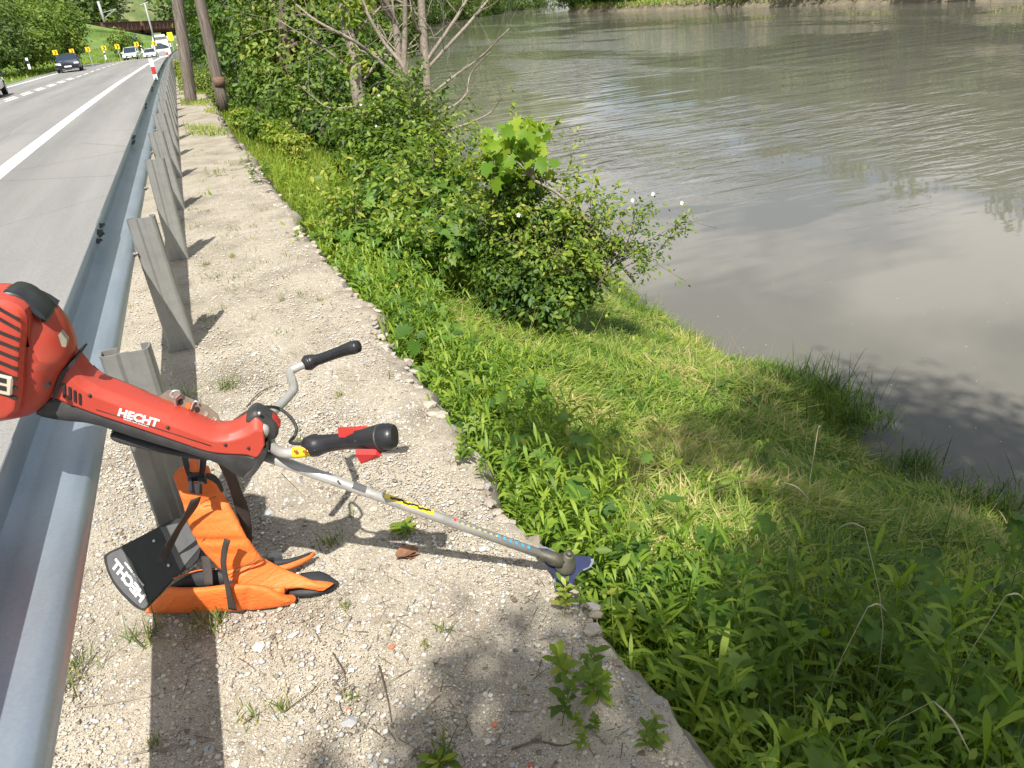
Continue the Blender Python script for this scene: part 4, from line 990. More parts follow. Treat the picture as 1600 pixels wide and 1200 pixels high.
for k in range(150):
    y = .75+3.4*random.random()**1.3; x = random.uniform(-.45, .66); sc = random.choice([.014, .017, .02, .026, .034])*random.uniform(.8, 1.2)
    o = bpy.data.objects.new('stone', random.choice(flats)); o.location = (x, y, sc*.05); o.scale = (sc*random.uniform(.9, 1.5), sc, sc*.6); o.rotation_euler = (random.uniform(-.2, .2), random.uniform(-.2, .2), random.uniform(0, 6.3)); link(o, verge)
for k in range(90):
    y = 1.9+4.8*random.random(); sc = random.uniform(.03, .065)
    o = bpy.data.objects.new('stone', random.choice(rocks)); o.location = (edge_x(y)+float(np.interp(y, ys, jag))+random.uniform(-.035, .015), y, -.022+sc*.12); o.scale = (sc, sc*random.uniform(.8, 1.4), sc*.8); o.rotation_euler = (random.uniform(-.4, .4), random.uniform(-.4, .4), random.uniform(0, 6.3)); link(o, verge)
# loose pebbles
def pebbles(n, ylo, yhi, smin, smax, ico, pw=1.0):
    bm = bmesh.new()
    if ico: bmesh.ops.create_icosphere(bm, subdivisions=1, radius=.5)
    else: 
        for p in ((.5, 0, 0), (0, .5, 0), (-.5, 0, 0), (0, -.5, 0), (0, 0, .4)): bm.verts.new(p)
        bm.verts.ensure_lookup_table()
        for i in range(4): bm.faces.new((bm.verts[i], bm.verts[(i+1) % 4], bm.verts[4]))
    tv = np.array([v.co[:] for v in bm.verts]); bm.verts.index_update(); tf = np.array([[v.index for v in f.verts] for f in bm.faces]); bm.free()
    y = ylo+(yhi-ylo)*RG.random(n)**pw; x = -.78 + RG.random(n)*np.array([edge_x(t)+.74 for t in y]) + np.array([road_dx(t) for t in y])
    s = smin+(smax-smin)*RG.random(n)**3.5; a = RG.uniform(0, 6.28, n); ca, sa = np.cos(a), np.sin(a)
    st = RG.uniform(.65, 1.25, (n, 3)); st[:, 2] *= .65
    V = tv[None]*st[:, None, :]*s[:, None, None]*(1+RG.uniform(-.22, .22, (n, len(tv), 1)))
    X = V[..., 0]*ca[:, None]-V[..., 1]*sa[:, None]; Yv = V[..., 0]*sa[:, None]+V[..., 1]*ca[:, None]
    V = np.stack([X+x[:, None], Yv+y[:, None], V[..., 2]+(s*.10)[:, None]+.003], 2)
    Fq = (np.arange(n)[:, None, None]*len(tv)+tf[None]).reshape(-1, 3)
    return V.reshape(-1, 3), Fq, len(tv), RG.random(n)
vg = Veg()
for a in ((15000, .3, 3.2, .0045, .019, True, 1.0), (70000, .3, 4.2, .003, .010, False, 1.0), (16000, 3.0, 10, .006, .020, False, 1.3)): vg.add(*pebbles(*a))
o = vg.build('loose_pebbles', M['pebble']); tag(o, 'loose cream and grey pebbles strewn over the gravel verge', 'gravel', kind='stuff')
for (u, v, s_, mt, nm) in ((612, 1010, .020, 'copper', 'brick_crumb'), (773, 1132, .016, 'copper', 'brick_crumb'), (543, 1108, .012, 'copper', 'brick_crumb'), (830, 1195, .014, 'copper', 'brick_crumb')):
    o = bpy.data.objects.new('brick_crumb', rock_mesh('brick_crumb', u, 1, .6, M[mt])); o.location = at(u, v, .005); o.scale = (s_, s_, s_); link(o, verge)

# ------------------------------------------------------------------ weeds growing in the gravel, one thing each
def tuft(name, label, cat, P, h, n, kind='grass', group=None, spread=.03, mat='weed'):
    r = empty(name, P); tag(r, label, cat, group)
    v = Veg()
    if kind == 'grass':
        B = np.zeros((n, 3)); B[:, :2] = RG.normal(0, spread, (n, 2)); grass(v, B, h*.5, h, .0035, (.1, .9), (.1, .9))
    elif kind == 'rosette':
        d = rand_dir(n, .7, 1.45); V, Fq, per = strips(RG.normal(0, .006, (n, 3))*[1, 1, .2]+[0, 0, .006], d, perp_up(d), RG.uniform(.5, 1, n)*h, RG.uniform(.18, .28, n)*h, RG.uniform(.2, .8, n), (.25, .6, 1, .8, .1)); v.add(V, Fq, per, RG.random(n))
    else:
        for k in range(max(3, n//14)):
            b = np.array([[RG.normal(0, spread), RG.normal(0, spread), 0]]); m = 12
            lance_plants(v, b, h*.6, h, h*.36, m, wid=.32)
    v.build('foliage', M[mat], r); return r
TG = 'weed tufts growing in the gravel verge'
spots = [(355, 606, .17, 60, 'dry yellowish grass tuft on the gravel beside the far handlebar grip', .035), (105, 1058, .18, 70, 'grass tuft at the foot of the guardrail in the near left corner', .04), (232, 1000, .17, 40, 'thin grass tuft just below the black harness board', .03), (318, 985, .17, 36, 'grass tuft in the guardrail shadow below the orange harness', .03), (345, 965, .14, 24, 'small grass tuft under the orange lower pad', .02), (465, 690, .08, 24, 'little grass tuft behind the throttle cable', .02), (530, 618, .04, 40, 'flat grass cushion right of the handlebar tube', .02), (520, 850, .11, 34, 'grass tuft in the shadow right of the harness', .025), (245, 610, .15, 26, 'tall thin grass behind the guardrail post', .02), (295, 625, .18, 24, 'long green grass in the guardrail shadow above the hanger plate', .03), (320, 415, .08, 40, 'dry tuft beside the third post', .03), (362, 402, .07, 40, 'dry tuft right of the third post', .03), (205, 478, .05, 14, 'tiny tuft under the rail behind the engine', .02), (500, 470, .08, 10, 'small upright sprout near the crumbling edge', .01), (440, 470, .09, 16, 'thin sprout in the middle of the gravel beyond the grips', .015), (395, 500, .05, 14, 'sparse tuft right of the post shadow', .02), (610, 590, .10, 8, 'pale broadleaf sprout by the concrete edge', .012), (555, 805, .06, 14, 'thin tuft under the shaft', .015), (410, 940, .08, 20, 'grass tuft just past the tip of the harness wing', .015), (540, 950, .06, 16, 'thin grass sprig on shaded gravel', .01), (665, 1010, .06, 14, 'thin grass sprig in the dappled gravel', .01), (690, 985, .09, 12, 'upright brownish sprig in the dappled gravel', .01), (440, 1110, .09, 24, 'tuft of fine grass among dead twigs', .02), (390, 1125, .08, 20, 'smaller fine grass tuft left of the dead twigs', .02), (550, 1090, .06, 14, 'sprig beside a white paper scrap', .01), (690, 1160, .09, 20, 'fine tuft near the bottom edge', .015), (240, 1165, .05, 24, 'low green tuft right of the guardrail foot', .015), (395, 700, .05, 14, 'little tuft behind the clamp', .01)]
for u, v, h, n, lb, sp in spots:
    tuft('grass_tuft', lb, 'grass tuft', at(u, v, .002), h, n, 'grass', TG, sp*.8)
for k in range(46):
    y = 4.0+9*random.random(); x = random.uniform(-.25, .5)
    pn = ['second', 'third', 'fourth', 'fifth', 'sixth', 'seventh', 'eighth'][max(0, min(6, int((y-2.4)/2.05)))]
    tuft('grass_tuft', 'small %s %s tuft on the gravel %s, level with the %s post' % (['rounded', 'lopsided', 'upright', 'flattened', 'split'][k//10], ['dry', 'sparse', 'yellowish', 'thin', 'greenish', 'low', 'spiky', 'bushy', 'faded', 'flat'][k % 10], 'close to the guardrail' if x < 0 else 'along the middle' if x < .3 else 'near the broken edge', pn), 'grass tuft', Vector((x, y, .002)), .07, 18, 'grass', 'small dry tufts on the farther gravel', .035)
tuft('dandelion_plant', 'bright green rosette weed on the gravel just behind the shaft', 'weed', at(628, 828, .002), .085, 26, 'rosette', None, .02, 'fresh')
tuft('dandelion_plant', 'bright rosette weed cut by the bottom edge of the picture', 'weed', at(688, 1192, .002), .07, 22, 'rosette', None, .02, 'fresh')
tuft('broadleaf_weed', 'bushy green weed growing out of the gravel near the lower concrete edge', 'weed', at(915, 1095, .0), .17, 90, 'plant', None, .035, 'fresh')
tuft('broadleaf_weed', 'lower part of leafy weed spreading below the bushy one', 'weed', at(905, 1150, .0), .08, 40, 'plant', None, .03, 'fresh')
tuft('broadleaf_weed', 'small leafy weed sprouting at the edge below the blade', 'weed', at(897, 950, .0), .12, 34, 'plant', None, .015, 'fresh')
tuft('broadleaf_weed', 'weed on the lip halfway between grip and blade', 'weed', at(752, 748, .0), .10, 34, 'plant', None, .015, 'bush')
tuft('broadleaf_weed', 'slender seedling standing above the lip near the upper grip shadow', 'weed', at(728, 725, .0), .14, 15, 'plant', None, .01, 'lance')
tuft('low_shrublet', 'low green cushion weed in the middle of the far gravel', 'weed', at(343, 275, .0), .12, 80, 'plant', None, .06, 'bush')
tuft('low_shrublet', 'larger green cushion weed on the far edge of the gravel', 'weed', at(402, 282, .0), .2, 120, 'plant', None, .09, 'bush')
tuft('low_shrublet', 'greyish spreading weed beyond the larger cushion weed', 'weed', at(392, 262, .0), .16, 80, 'plant', None, .09, 'weed')
tuft('broadleaf_weed', 'broad leaved weed in the bottom right of the gravel by the wall', 'weed', at(1025, 1185, -.02), .12, 40, 'plant', None, .03, 'bush')
# litter: short dark bits of root and stalk
vv = Veg(); n = 1500; P = np.zeros((n, 3)); P[:, 1] = .6+8*RG.random(n)**1.4; P[:, 0] = RG.uniform(-.45, .66, n); P[:, 2] = .008
cl_ = np.sin(P[:, 0]*7+P[:, 1]*2.1)*np.sin(P[:, 1]*3.3-P[:, 0]*4); P = P[cl_ > RG.uniform(-1, .6, n)]; n = len(P)
az = RG.uniform(0, 6.28, n); d = np.stack([np.cos(az), np.sin(az), RG.uniform(-.02, .12, n)], 1)
V, Fq, per = strips(P, d, np.tile([0, 0, 1.], (n, 1)), RG.uniform(.012, .075, n), RG.uniform(.0012, .0035, n), RG.uniform(0, .1, n), (1, 1, .8, .6, .3)); vv.add(V, Fq, per, RG.random(n))
o = vv.build('plant_litter', M['twigdark']); tag(o, 'dark bits of dead root and stalk littering the gravel', 'litter', kind='stuff')
vv = Veg(); n = 2600; P = np.zeros((n, 3)); P[:, 1] = .6+11*RG.random(n)**1.3; P[:, 0] = RG.uniform(-.5, .6, n); P[:, 2] = .003
cl_ = np.sin(P[:, 0]*6+P[:, 1]*1.3+1)*np.sin(P[:, 1]*2.3-P[:, 0]*3); P = P[cl_ > RG.uniform(-.3, .9, n)]
grass(vv, P, .012, .045, .0022, (.1, 1.1), (.1, .8)); o = vv.build('sparse_grass', M['weed']); tag(o, 'hair thin sparse grass sprouting between the gravel', 'grass', kind='stuff')
# twigs, scraps
def twig(name, label, uvs, r, mat='twigdark', z=.006):
    P = [at(u, v, z+.004*math.sin(i*1.7)) for i, (u, v) in enumerate(uvs)]
    tag(tube(name, bez(P, 4), list(np.linspace(r, r*.4, (len(P)-1)*4+1)), M[mat], None, 5), label, 'twig')
twig('dead_twig', 'thin dead twig lying across the gravel behind the clamp', [(385, 635), (410, 610), (440, 600)], .004)
twig('dead_twig', 'forked dead twig standing dark on the near gravel', [(592, 1040), (600, 1070), (607, 1100), (612, 1130)], .003)
twig('dead_twig', 'pale long straw in the near left gravel below the harness', [(120, 1105), (180, 1098), (250, 1085), (285, 1075)], .0022, 'twig')
twig('dead_twig', 'dark twig at the lower gravel beside the bushy weed', [(800, 1170), (840, 1158), (880, 1165), (930, 1148), (970, 1135)], .003)
twig('dead_twig', 'thin curved twig in the middle near gravel', [(520, 1020), (540, 1060), (530, 1100), (545, 1130)], .002)
twig('dead_twig', 'thin slanting twig left of the paper scrap', [(440, 1115), (480, 1085), (510, 1060)], .002)
twig('dead_twig', 'long pale stem on the gravel at the lower left', [(200, 1180), (260, 1168), (310, 1160), (345, 1155)], .0024, 'twig')
twig('dead_twig', 'thin bare twig on gravel between the handlebar and the weeds', [(440, 740), (455, 755), (475, 775)], .0018)
twig('dead_twig', 'short bent stalk lying near the crumbling edge', [(650, 780), (664, 800), (668, 825)], .0015)
sc_ = [(465, 1076, .018, .007, 'small white paper stub on the gravel left of the twigs'), (549, 1047, .014, .008, 'small white scrap on the gravel near the forked twig')]
for u, v, a, b, lb in sc_:
    m = MB(); m.box((0, 0, 0), (b, a, .005)); o = m.build('paper_scrap', M['paper']); o.location = at(u, v, .008); o.rotation_euler = (0, .1, 1.2 if a < .016 else .1); tag(o, lb, 'litter')
dl = MB()
for k in range(3):
    P = [Vector((.035*math.cos(a+k)*(1+.3*math.sin(3*a)), .03*math.sin(a+k), .008+.010*math.sin(2*a+k)+.004*k)) for a in [i*.785 for i in range(8)]]; dl.add([Vector((0, 0, .004+.006*k))]+P, [(0, 1+i, 1+(i+1) % 8) for i in range(8)])
o = dl.build('dead_leaf', M['deadleaf']); o.location = at(637, 868, .006); tag(o, 'curled brown dead leaf on the gravel under the shaft', 'dead leaf')

# ------------------------------------------------------------------ plants of the bank
def sample(n, x0, x1, y0, y1, dens=None):
    """random spots on the bank; x0, x1 measured from the wall"""
    P = np.zeros((n, 3)); y = RG.uniform(y0, y1, n); s = RG.uniform(0, 1, n)
    for i in range(n):
        e = edge_x(y[i])+road_dx(y[i]); P[i] = (e+x0+(min(x1, shore_x(y[i])-e-.05)-x0)*s[i], y[i], 0); P[i, 2] = bank_z(P[i, 0]-road_dx(y[i]), y[i])
    if dens is not None: P = P[np.array([RG.random() < dens(p[0], p[1]) for p in P])]
    return P
def is_cut(x, y): return x > 1.38+.16*math.sin(y*2.3)+.1*math.sin(y*5.1) + max(0, (2.1-y))*1.3 and y > 1.8-.10*x+.15*math.sin(x*3) and y < 7.4
tall = lambda x, y: 0.04 if is_cut(x, y) else 1.0
# lance leaved stand along the wall
v1 = Veg()
lance_plants(v1, sample(760, .05, 1.2, 1.6, 7, tall), .28, .58, .13, 12, (.15, 1), .10)
lance_plants(v1, sample(360, .05, .5, .6, 7.5), .26, .48, .14, 12, (.25, 1), .10)
lance_plants(v1, sample(170, .25, 4.0, -.6, 1.9, tall), .35, .70, .19, 11, (0, .9), .10)
lance_plants(v1, sample(240, .2, 3.0, .2, 2.1, tall), .25, .55, .11, 14, (.1, .9), .14)
lance_plants(v1, sample(80, 1.0, 3.2, 2.2, 7), .12, .28, .10, 8, (.2, 1), .12)
lance_plants(v1, sample(300, .1, 1.6, 6.5, 12), .3, .6, .12, 9, (.3, 1), .13)
o = v1.build('lance_leaved_weeds', M['lance']); tag(o, 'dense stand of narrow leaved green weeds along the foot of the wall', 'weeds', kind='stuff')
v1 = Veg()
grass(v1, sample(22000, .05, 3.9, -.6, 2.4, tall), .25, .70, .006, (.05, .9), (.3, 1.1), (0, 1))
grass(v1, sample(20000, .05, 2.2, 2.0, 8, tall), .2, .58, .006, (.05, .9), (.3, 1.0), (.15, 1))
grass(v1, sample(20000, -.05, 2.3, 7.0, 20), .25, .6, .012, (.05, .7), (.2, .9), (.35, 1))
grass(v1, sample(7000, -.25, 1.6, 14, 45), .25, .5, .02, (.05, .6), (.2, .9), (.2, .9))
Pg = sample(9000, -.75, -.02, 9, 45); Pg[:, 2] = 0
keep = np.array([math.sin(p[0]*4+p[1]*.9)+math.sin(p[1]*1.7+p[0]*2) > (1.15 - .07*(p[1]-9)) for p in Pg]); Pg = Pg[keep]; Pg[:, 2] = [road_z(y_) for y_ in Pg[:, 1]]
grass(v1, Pg, .05, .2, .014, (.1, .9), (.2, .9), (.3, 1))
o = v1.build('tall_grass', M['fresh']); tag(o, 'tall fresh green grass between the weeds on the bank', 'grass', kind='stuff')
# fine leafy ground cover
v1 = Veg(); P = sample(5000, .1, 2.4, 1.5, 9, tall); P[:, 2] += RG.uniform(.05, .42, len(P))
template_leaves(v1, OV_V, OV_F, P, unit(RG.normal(0, .5, P.shape)+[-.1, -.2, 1.]), RG.uniform(.03, .075, len(P)), RG.uniform(.1, 1, len(P)))
P = sample(3200, .1, 3.6, .2, 2.4, tall); P[:, 2] += RG.uniform(.05, .45, len(P))
template_leaves(v1, OV_V, OV_F, P, unit(RG.normal(0, .5, P.shape)+[-.1, -.2, 1.]), RG.uniform(.03, .07, len(P)), RG.uniform(.1, .8, len(P)))
o = v1.build('leafy_ground_cover', M['fresh']); tag(o, 'small leaved herbs filling the bank between the weeds', 'herbs', kind='stuff')
# mown part of the bank: blades lying flat
v1 = Veg()
P = sample(95000, .5, 4.6, 1.5, 7.8, lambda x, y: 1.0 if is_cut(x, y) else .08); P[:, 2] += RG.uniform(.0, .07, len(P)) + .05*np.sin(P[:, 0]*5.3+P[:, 1]*2)*np.sin(P[:, 1]*6.1-P[:, 0])
az = 1.1+np.sin(P[:, 0]*3.1+P[:, 1])*1.3+np.sin(P[:, 1]*4.3)*1.0+RG.normal(0, 1.0, len(P)); el = RG.normal(.14, .26, len(P))
d = np.stack([np.cos(az)*np.cos(el), np.sin(az)*np.cos(el), np.sin(el)-.10], 1); d = unit(d)
V, Fq, per = strips(P, d, perp_up(d), RG.uniform(.05, .22, len(P)), RG.uniform(.004, .011, len(P)), RG.uniform(.0, .35, len(P)), BLADE, .4)
v1.add(V, Fq, per, np.clip(RG.beta(1.6, 1.6, len(P))+.05+.22*np.sin(P[:, 0]*2.9+1)*np.sin(P[:, 1]*2.3)+.12*np.sin(P[:, 0]*7+P[:, 1]*5), 0, 1))
grass(v1, sample(9000, .9, 4.6, 1.5, 7.8, lambda x, y: 1.0 if is_cut(x, y) else 0), .05, .16, .006, (.1, 1.1), (.1, .8), (0, .6))
cc = sample(420, .6, 4.5, 1.7, 7.6, lambda x, y: 1.0 if is_cut(x, y) else .2)
for c in cc:
    m_ = int(RG.integers(25, 80)); P = np.tile(c, (m_, 1)); P[:, :2] += RG.normal(0, RG.uniform(.03, .09), (m_, 2)); P[:, 2] += .01
    a0 = RG.uniform(0, 6.28); az = a0+RG.normal(0, .5, m_); el = RG.uniform(-.05, .75, m_); d = np.stack([np.cos(az)*np.cos(el), np.sin(az)*np.cos(el), np.sin(el)], 1)
    r0 = RG.uniform(0, .75); V, Fq, per = strips(P, d, perp_up(d), RG.uniform(.12, .34, m_), RG.uniform(.005, .011, m_), RG.uniform(.3, 1.0, m_), BLADE); v1.add(V, Fq, per, np.clip(r0+RG.normal(0, .12, m_), 0, 1))
o = v1.build('mown_grass', M['cut']); tag(o, 'freshly cut grass lying flat and drying on the slope', 'grass', kind='stuff')
v1 = Veg(); P = sample(1300, .6, 4.4, 1.6, 7.5, lambda x, y: .75 if is_cut(x, y) else .1); P[:, 2] += .05
nr = unit(RG.normal(0, .35, P.shape)+[0, 0, 1.]); template_leaves(v1, LB_V, LB_F, P, nr, RG.uniform(.04, .10, len(P)), RG.uniform(.2, 1, len(P)))
o = v1.build('cut_leaves', M['bigleaf']); tag(o, 'cut lobed leaves scattered over the mown grass', 'leaves', kind='stuff')
v1 = Veg(); grass(v1, sample(900, .1, 3.5, .4, 8), .3, .7, .004, (.3, 1.4), (.1, .5), (.6, 1)); o = v1.build('dry_stems', M['weed']); tag(o, 'thin dry brownish stems sticking out between the green weeds', 'stems', kind='stuff')
# vine leaves in the shade, low and large
v1 = Veg()
P = sample(240, .15, 4.2, .4, 2.3, lambda x, y: .15 if is_cut(x, y) else 1); P[:, 2] += RG.uniform(.18, .42, len(P))
nr = unit(RG.normal(0, .35, P.shape)+[-.1, -.25, 1.]); template_leaves(v1, LB_V, LB_F, P, nr, RG.uniform(.07, .15, len(P)), RG.random(len(P)))
P = sample(420, .08, 1.1, 2.0, 7, tall); P[:, 2] += RG.uniform(.15, .45, len(P))
nr = unit(RG.normal(0, .4, P.shape)+[-.1, -.25, 1.]); template_leaves(v1, LB_V, LB_F, P, nr, RG.uniform(.05, .12, len(P)), RG.random(len(P)))
o = v1.build('wild_vine', M['bigleaf']); tag(o, 'wild vine with lobed leaves creeping through the bank weeds', 'vine', kind='stuff')
# feather grass heads
sd = MB()
for k in range(9):
    x, y = RG.uniform(1.0, 3.2), RG.uniform(.8, 2.1); b = Vector((x, y, bank_z(x, y))); a = RG.uniform(0, 6.28); h = RG.uniform(.55, .8)
    top = b+Vector((.12*math.cos(a), .12*math.sin(a), h)); tip = top+Vector((.10*math.cos(a), .10*math.sin(a), -.07))
    sd.tube(bez([b, b+Vector((0, 0, h*.6)), top], 3), .0012, 4); sd.tube(bez([top, top+(tip-top)*.5+Vector((0, 0, .02)), tip], 3), [.001, .002, .003, .0032, .003, .002, .001], 5)
o = sd.build('seeding_grass', M['seed']); tag(o, 'pale nodding seed heads of wild grass in the shaded corner', 'grass', kind='stuff')
fk = MB()
for k in range(45):
    p = at(RG.uniform(1000, 1600), RG.uniform(440, 740), WATER+.004); s_ = RG.uniform(.002, .005)
    if p.x > shore_x(p.y)+.25: fk.add([p+Vector((s_*math.cos(a)*1.5, s_*math.sin(a), .001)) for a in (0, 1.3, 2.4, 3.6, 4.9)], [(0, 1, 2, 3, 4)])
o = fk.build('foam_flecks', M['flower']); tag(o, 'tiny pale flecks drifting on the river near the bank', 'foam', kind='stuff')
v1 = Veg(); n = 5200; y = RG.uniform(1.2, 10, n); P = np.zeros((n, 3)); P[:, 1] = y; P[:, 0] = np.array([shore_x(t) for t in y])-np.abs(RG.normal(0, .16, n))+.03; P[:, 2] = [bank_z(a_, b_) for a_, b_ in zip(P[:, 0], y)]
w_ = (np.sin(y*3.1)+np.sin(y*7.3+1)+2.4)/4; keep = RG.random(n) < w_; P = P[keep]; n = len(P); az = RG.normal(0, .9, n); el = RG.uniform(.2, 1.35, n); d = np.stack([np.cos(az)*np.cos(el), np.sin(az)*np.cos(el), np.sin(el)], 1)
V, Fq, per = strips(P, d, perp_up(d), RG.uniform(.12, .42, n), RG.uniform(.004, .009, n), RG.uniform(.3, 1.1, n), BLADE); v1.add(V, Fq, per, RG.random(n)); o = v1.build('waterside_grass', M['fresh']); tag(o, 'uncut grass hanging over the water along the near bank', 'grass', kind='stuff')
# single big grass tussocks on the waterline
for (u, v, z, h, n, lb, sp) in ((1262, 625, -1.66, .62, 900, 'large dark grass tussock on the waterline at the tip of the bank', .20), (1200, 615, -1.62, .45, 420, 'smaller tussock leaning left beside the large one', .12), (1340, 660, -1.7, .42, 420, 'grass tuft at the water right of the large tussock', .12), (1075, 540, -1.7, .34, 110, 'thin upright grass tuft on the waterline below the shrub', .10), (1425, 735, -1.72, .38, 260, 'arching grass tuft overhanging the dark water', .10), (1560, 790, -1.68, .36, 260, 'grass tuft at the right edge of the picture by the water', .16), (1500, 790, -1.68, .30, 160, 'grass tuft left of the one at the picture edge', .12), (990, 480, -1.6, .3, 120, 'thin grass under the rose twigs', .12), (1150, 575, -1.7, .2, 100, 'short waterline tuft between the thin one and the large tussock', .10)):
    p = at(u, v, z); r = empty('grass_tussock', p); tag(r, lb, 'grass tussock', 'tussocks along the waterline'); vv = Veg()
    B = np.zeros((n, 3)); B[:, :2] = RG.normal(0, sp, (n, 2)); grass(vv, B, h*.5, h, .007, (.1, 1.0), (.3, 1.1), (0, .8)); vv.build('foliage', M['bush'], r)

# ------------------------------------------------------------------ bushes and trees on the bank
def V3(p): return (p.x, p.y, p.z)
def bush(name, label, cat, clumps, n, size, mat, tmpl, base, nst=7, srad=.012, fill=.5, group=None, bark='twigdark', extra=None):
    r = empty(name); tag(r, label, cat, group)
    C = [c[0] for c in clumps]; R = [c[1] if hasattr(c[1], '__len__') else (c[1], c[1], c[1]*.8) for c in clumps]
    foliage('foliage', n, C, R, size, M[mat], r, tmpl, fill)
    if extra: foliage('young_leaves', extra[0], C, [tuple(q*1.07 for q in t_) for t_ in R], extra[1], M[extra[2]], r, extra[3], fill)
    mb = MB(); rg = random.Random(len(label))
    for k in range(nst):
        c = Vector(C[k % len(C)]) + Vector((rg.gauss(0, .1), rg.gauss(0, .1), rg.gauss(0, .1)))
        b = Vector(base)+Vector((rg.gauss(0, .08), rg.gauss(0, .08), 0))*(srad/.012)
        mid = (b+c)/2+Vector((rg.gauss(0, .12), rg.gauss(0, .12), .1))*(srad/.012)
        pts = bez([b, mid, c], 5); mb.tube(pts, list(np.linspace(srad, srad*.3, len(pts))), 6)
        for q in range(4): branch(mb, pts[rg.randint(4, len(pts)-1)], (rg.gauss(0, 1), rg.gauss(0, 1), .5), (c-b).length*.35, srad*.35, 1, rg, .3, None, 2)
    mb.build('stems', M[bark], r, True); rebase(r, base); return r
A = aty
def shoots(root, clumps, n, ln, leaf, mat, rr=.0035, bark='twigdark'):
    """single leafy twigs that break the outline of a bush; built in world space before rebase"""
    rg = random.Random(n); mb = MB(); T = []
    for k in range(n):
        c, R_ = clumps[rg.randrange(len(clumps))]; R_ = R_ if hasattr(R_, '__len__') else (R_,)*3
        d = Vector((rg.gauss(0, 1), rg.gauss(0, .8), rg.gauss(.5, .7))).normalized(); p = Vector(c)+Vector((d.x*R_[0], d.y*R_[1], d.z*R_[2]))*.75
        l = ln*rg.uniform(.5, 1.2); q = Vector((rg.gauss(0, .25), rg.gauss(0, .25), rg.gauss(-.05, .2)))
        P = bez([p, p+d*l*.5+q*l*.3, p+d*l+q*l+Vector((0, 0, -.12*l))], 6); mb.tube(P, list(np.linspace(rr, rr*.3, len(P))), 4)
        T += [p_ for p_ in P for _ in range(3)]
    o = mb.build('twigs', M[bark], root, True); o['kind'] = 'stuff'; o.location = -Vector(root.location)
    T = np.array([V3(t) for t in T]); T = T+RG.normal(0, leaf*.5, T.shape); v = Veg(); template_leaves(v, OV_V, OV_F, T, unit(RG.normal(0, .6, T.shape)+[0, -.3, 1]), leaf*RG.uniform(.6, 1.3, len(T)), RG.random(len(T)))
    o = v.build('shoot_leaves', M[mat], root); o.location = -Vector(root.location)
def cl(*L_): return [(V3(A(u, v, y)), r) for u, v, y, r in L_]
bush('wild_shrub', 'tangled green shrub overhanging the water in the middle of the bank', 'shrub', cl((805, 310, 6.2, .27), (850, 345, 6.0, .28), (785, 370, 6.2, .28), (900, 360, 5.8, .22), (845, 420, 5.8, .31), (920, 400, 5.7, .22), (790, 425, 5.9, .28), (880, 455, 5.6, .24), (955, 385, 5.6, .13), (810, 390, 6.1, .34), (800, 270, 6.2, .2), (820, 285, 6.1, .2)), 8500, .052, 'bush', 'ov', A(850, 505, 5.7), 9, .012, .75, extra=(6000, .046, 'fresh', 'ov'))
WS = [q for q in scene.objects if q.name == 'wild_shrub'][0]; shoots(WS, cl((800, 300, 6.2, .3), (850, 345, 6.0, .34), (765, 370, 6.2, .36), (905, 360, 5.8, .3), (925, 400, 5.7, .26), (790, 260, 6.2, .2)), 75, .5, .055, 'fresh')
bush('wild_shrub', 'darker low part of the shrub filling in below the hanging stems', 'shrub', cl((820, 455, 5.7, .26), (860, 485, 5.5, .24), (905, 450, 5.6, .22), (780, 470, 5.9, .25)), 1500, .07, 'dark', 'ov', A(850, 515, 5.6), 4, .010, .8)  # low clump in dark leaf colour, standing for the deep shade under the shrub
r = empty('maple_sapling'); tag(r, 'broken maple sapling with big pale lobed leaves topping the middle shrub', 'maple sapling')
vv = Veg(); n = 84; P = np.array([V3(A(u, v, 5.9+RG.normal(0, .1))) for u, v in zip(np.clip(RG.normal(806, 26, n), 762, 860), np.clip(RG.normal(240, 26, n), 203, 300))])
nr = unit(RG.normal(0, .55, P.shape)+[-.3, -.75, .7]); template_leaves(vv, LB_V, LB_F, P, nr, RG.uniform(.08, .15, n), RG.uniform(.0, .75, n)); vv.build('leaves', M['maple'], r)
mb = MB(); mb.tube(bez([A(835, 282, 5.8), A(868, 300, 5.75), A(905, 332, 5.7), A(950, 385, 5.65), A(975, 420, 5.6), A(992, 440, 5.6)], 4), [.013]*21, 6)
for k in range(10): a = A(835-RG.random()*50, 282-RG.random()*60, 5.85); mb.tube([A(836, 284, 5.8), (A(836, 284, 5.8)+a)/2+Vector((0, 0, .03)), a], [.006, .005, .003], 5)
mb.build('stem', M['twig'], r, True); rebase(r, A(992, 440, 5.6))
r = empty('wild_rose'); tag(r, 'arching wild rose twigs with small leaves and white flowers reaching over the water', 'rose')
mb = MB(); tips = []
for pl_ in ([(905, 470), (930, 435), (980, 400), (1020, 372), (1070, 345)], [(940, 430), (975, 395), (1000, 350), (1020, 318)], [(930, 440), (990, 410), (1030, 390), (1060, 352), (1083, 348)], [(950, 420), (1000, 395), (1010, 410), (1000, 430)], [(975, 395), (990, 345), (988, 320)], [(905, 380), (935, 345), (945, 318)]):
    P = bez([A(u, v, 5.55) for u, v in pl_], 6); mb.tube(P, list(np.linspace(.006, .0015, len(P))), 5); tips += P[6:]
mb.tube([A(1060, 340, 5.5), A(1095, 350, 5.5), A(1120, 357, 5.5)], .0018, 4)
mb.build('stems', M['twigdark'], r, True)
vv = Veg(); T = np.array([V3(t) for t in tips]); k = RG.integers(0, len(T), 900); P = T[k]+RG.normal(0, .05, (900, 3)); template_leaves(vv, OV_V, OV_F, P, unit(RG.normal(0, .6, P.shape)+[0, -.3, 1]), RG.uniform(.025, .05, 900), RG.random(900)); vv.build('foliage', M['bush'], r)
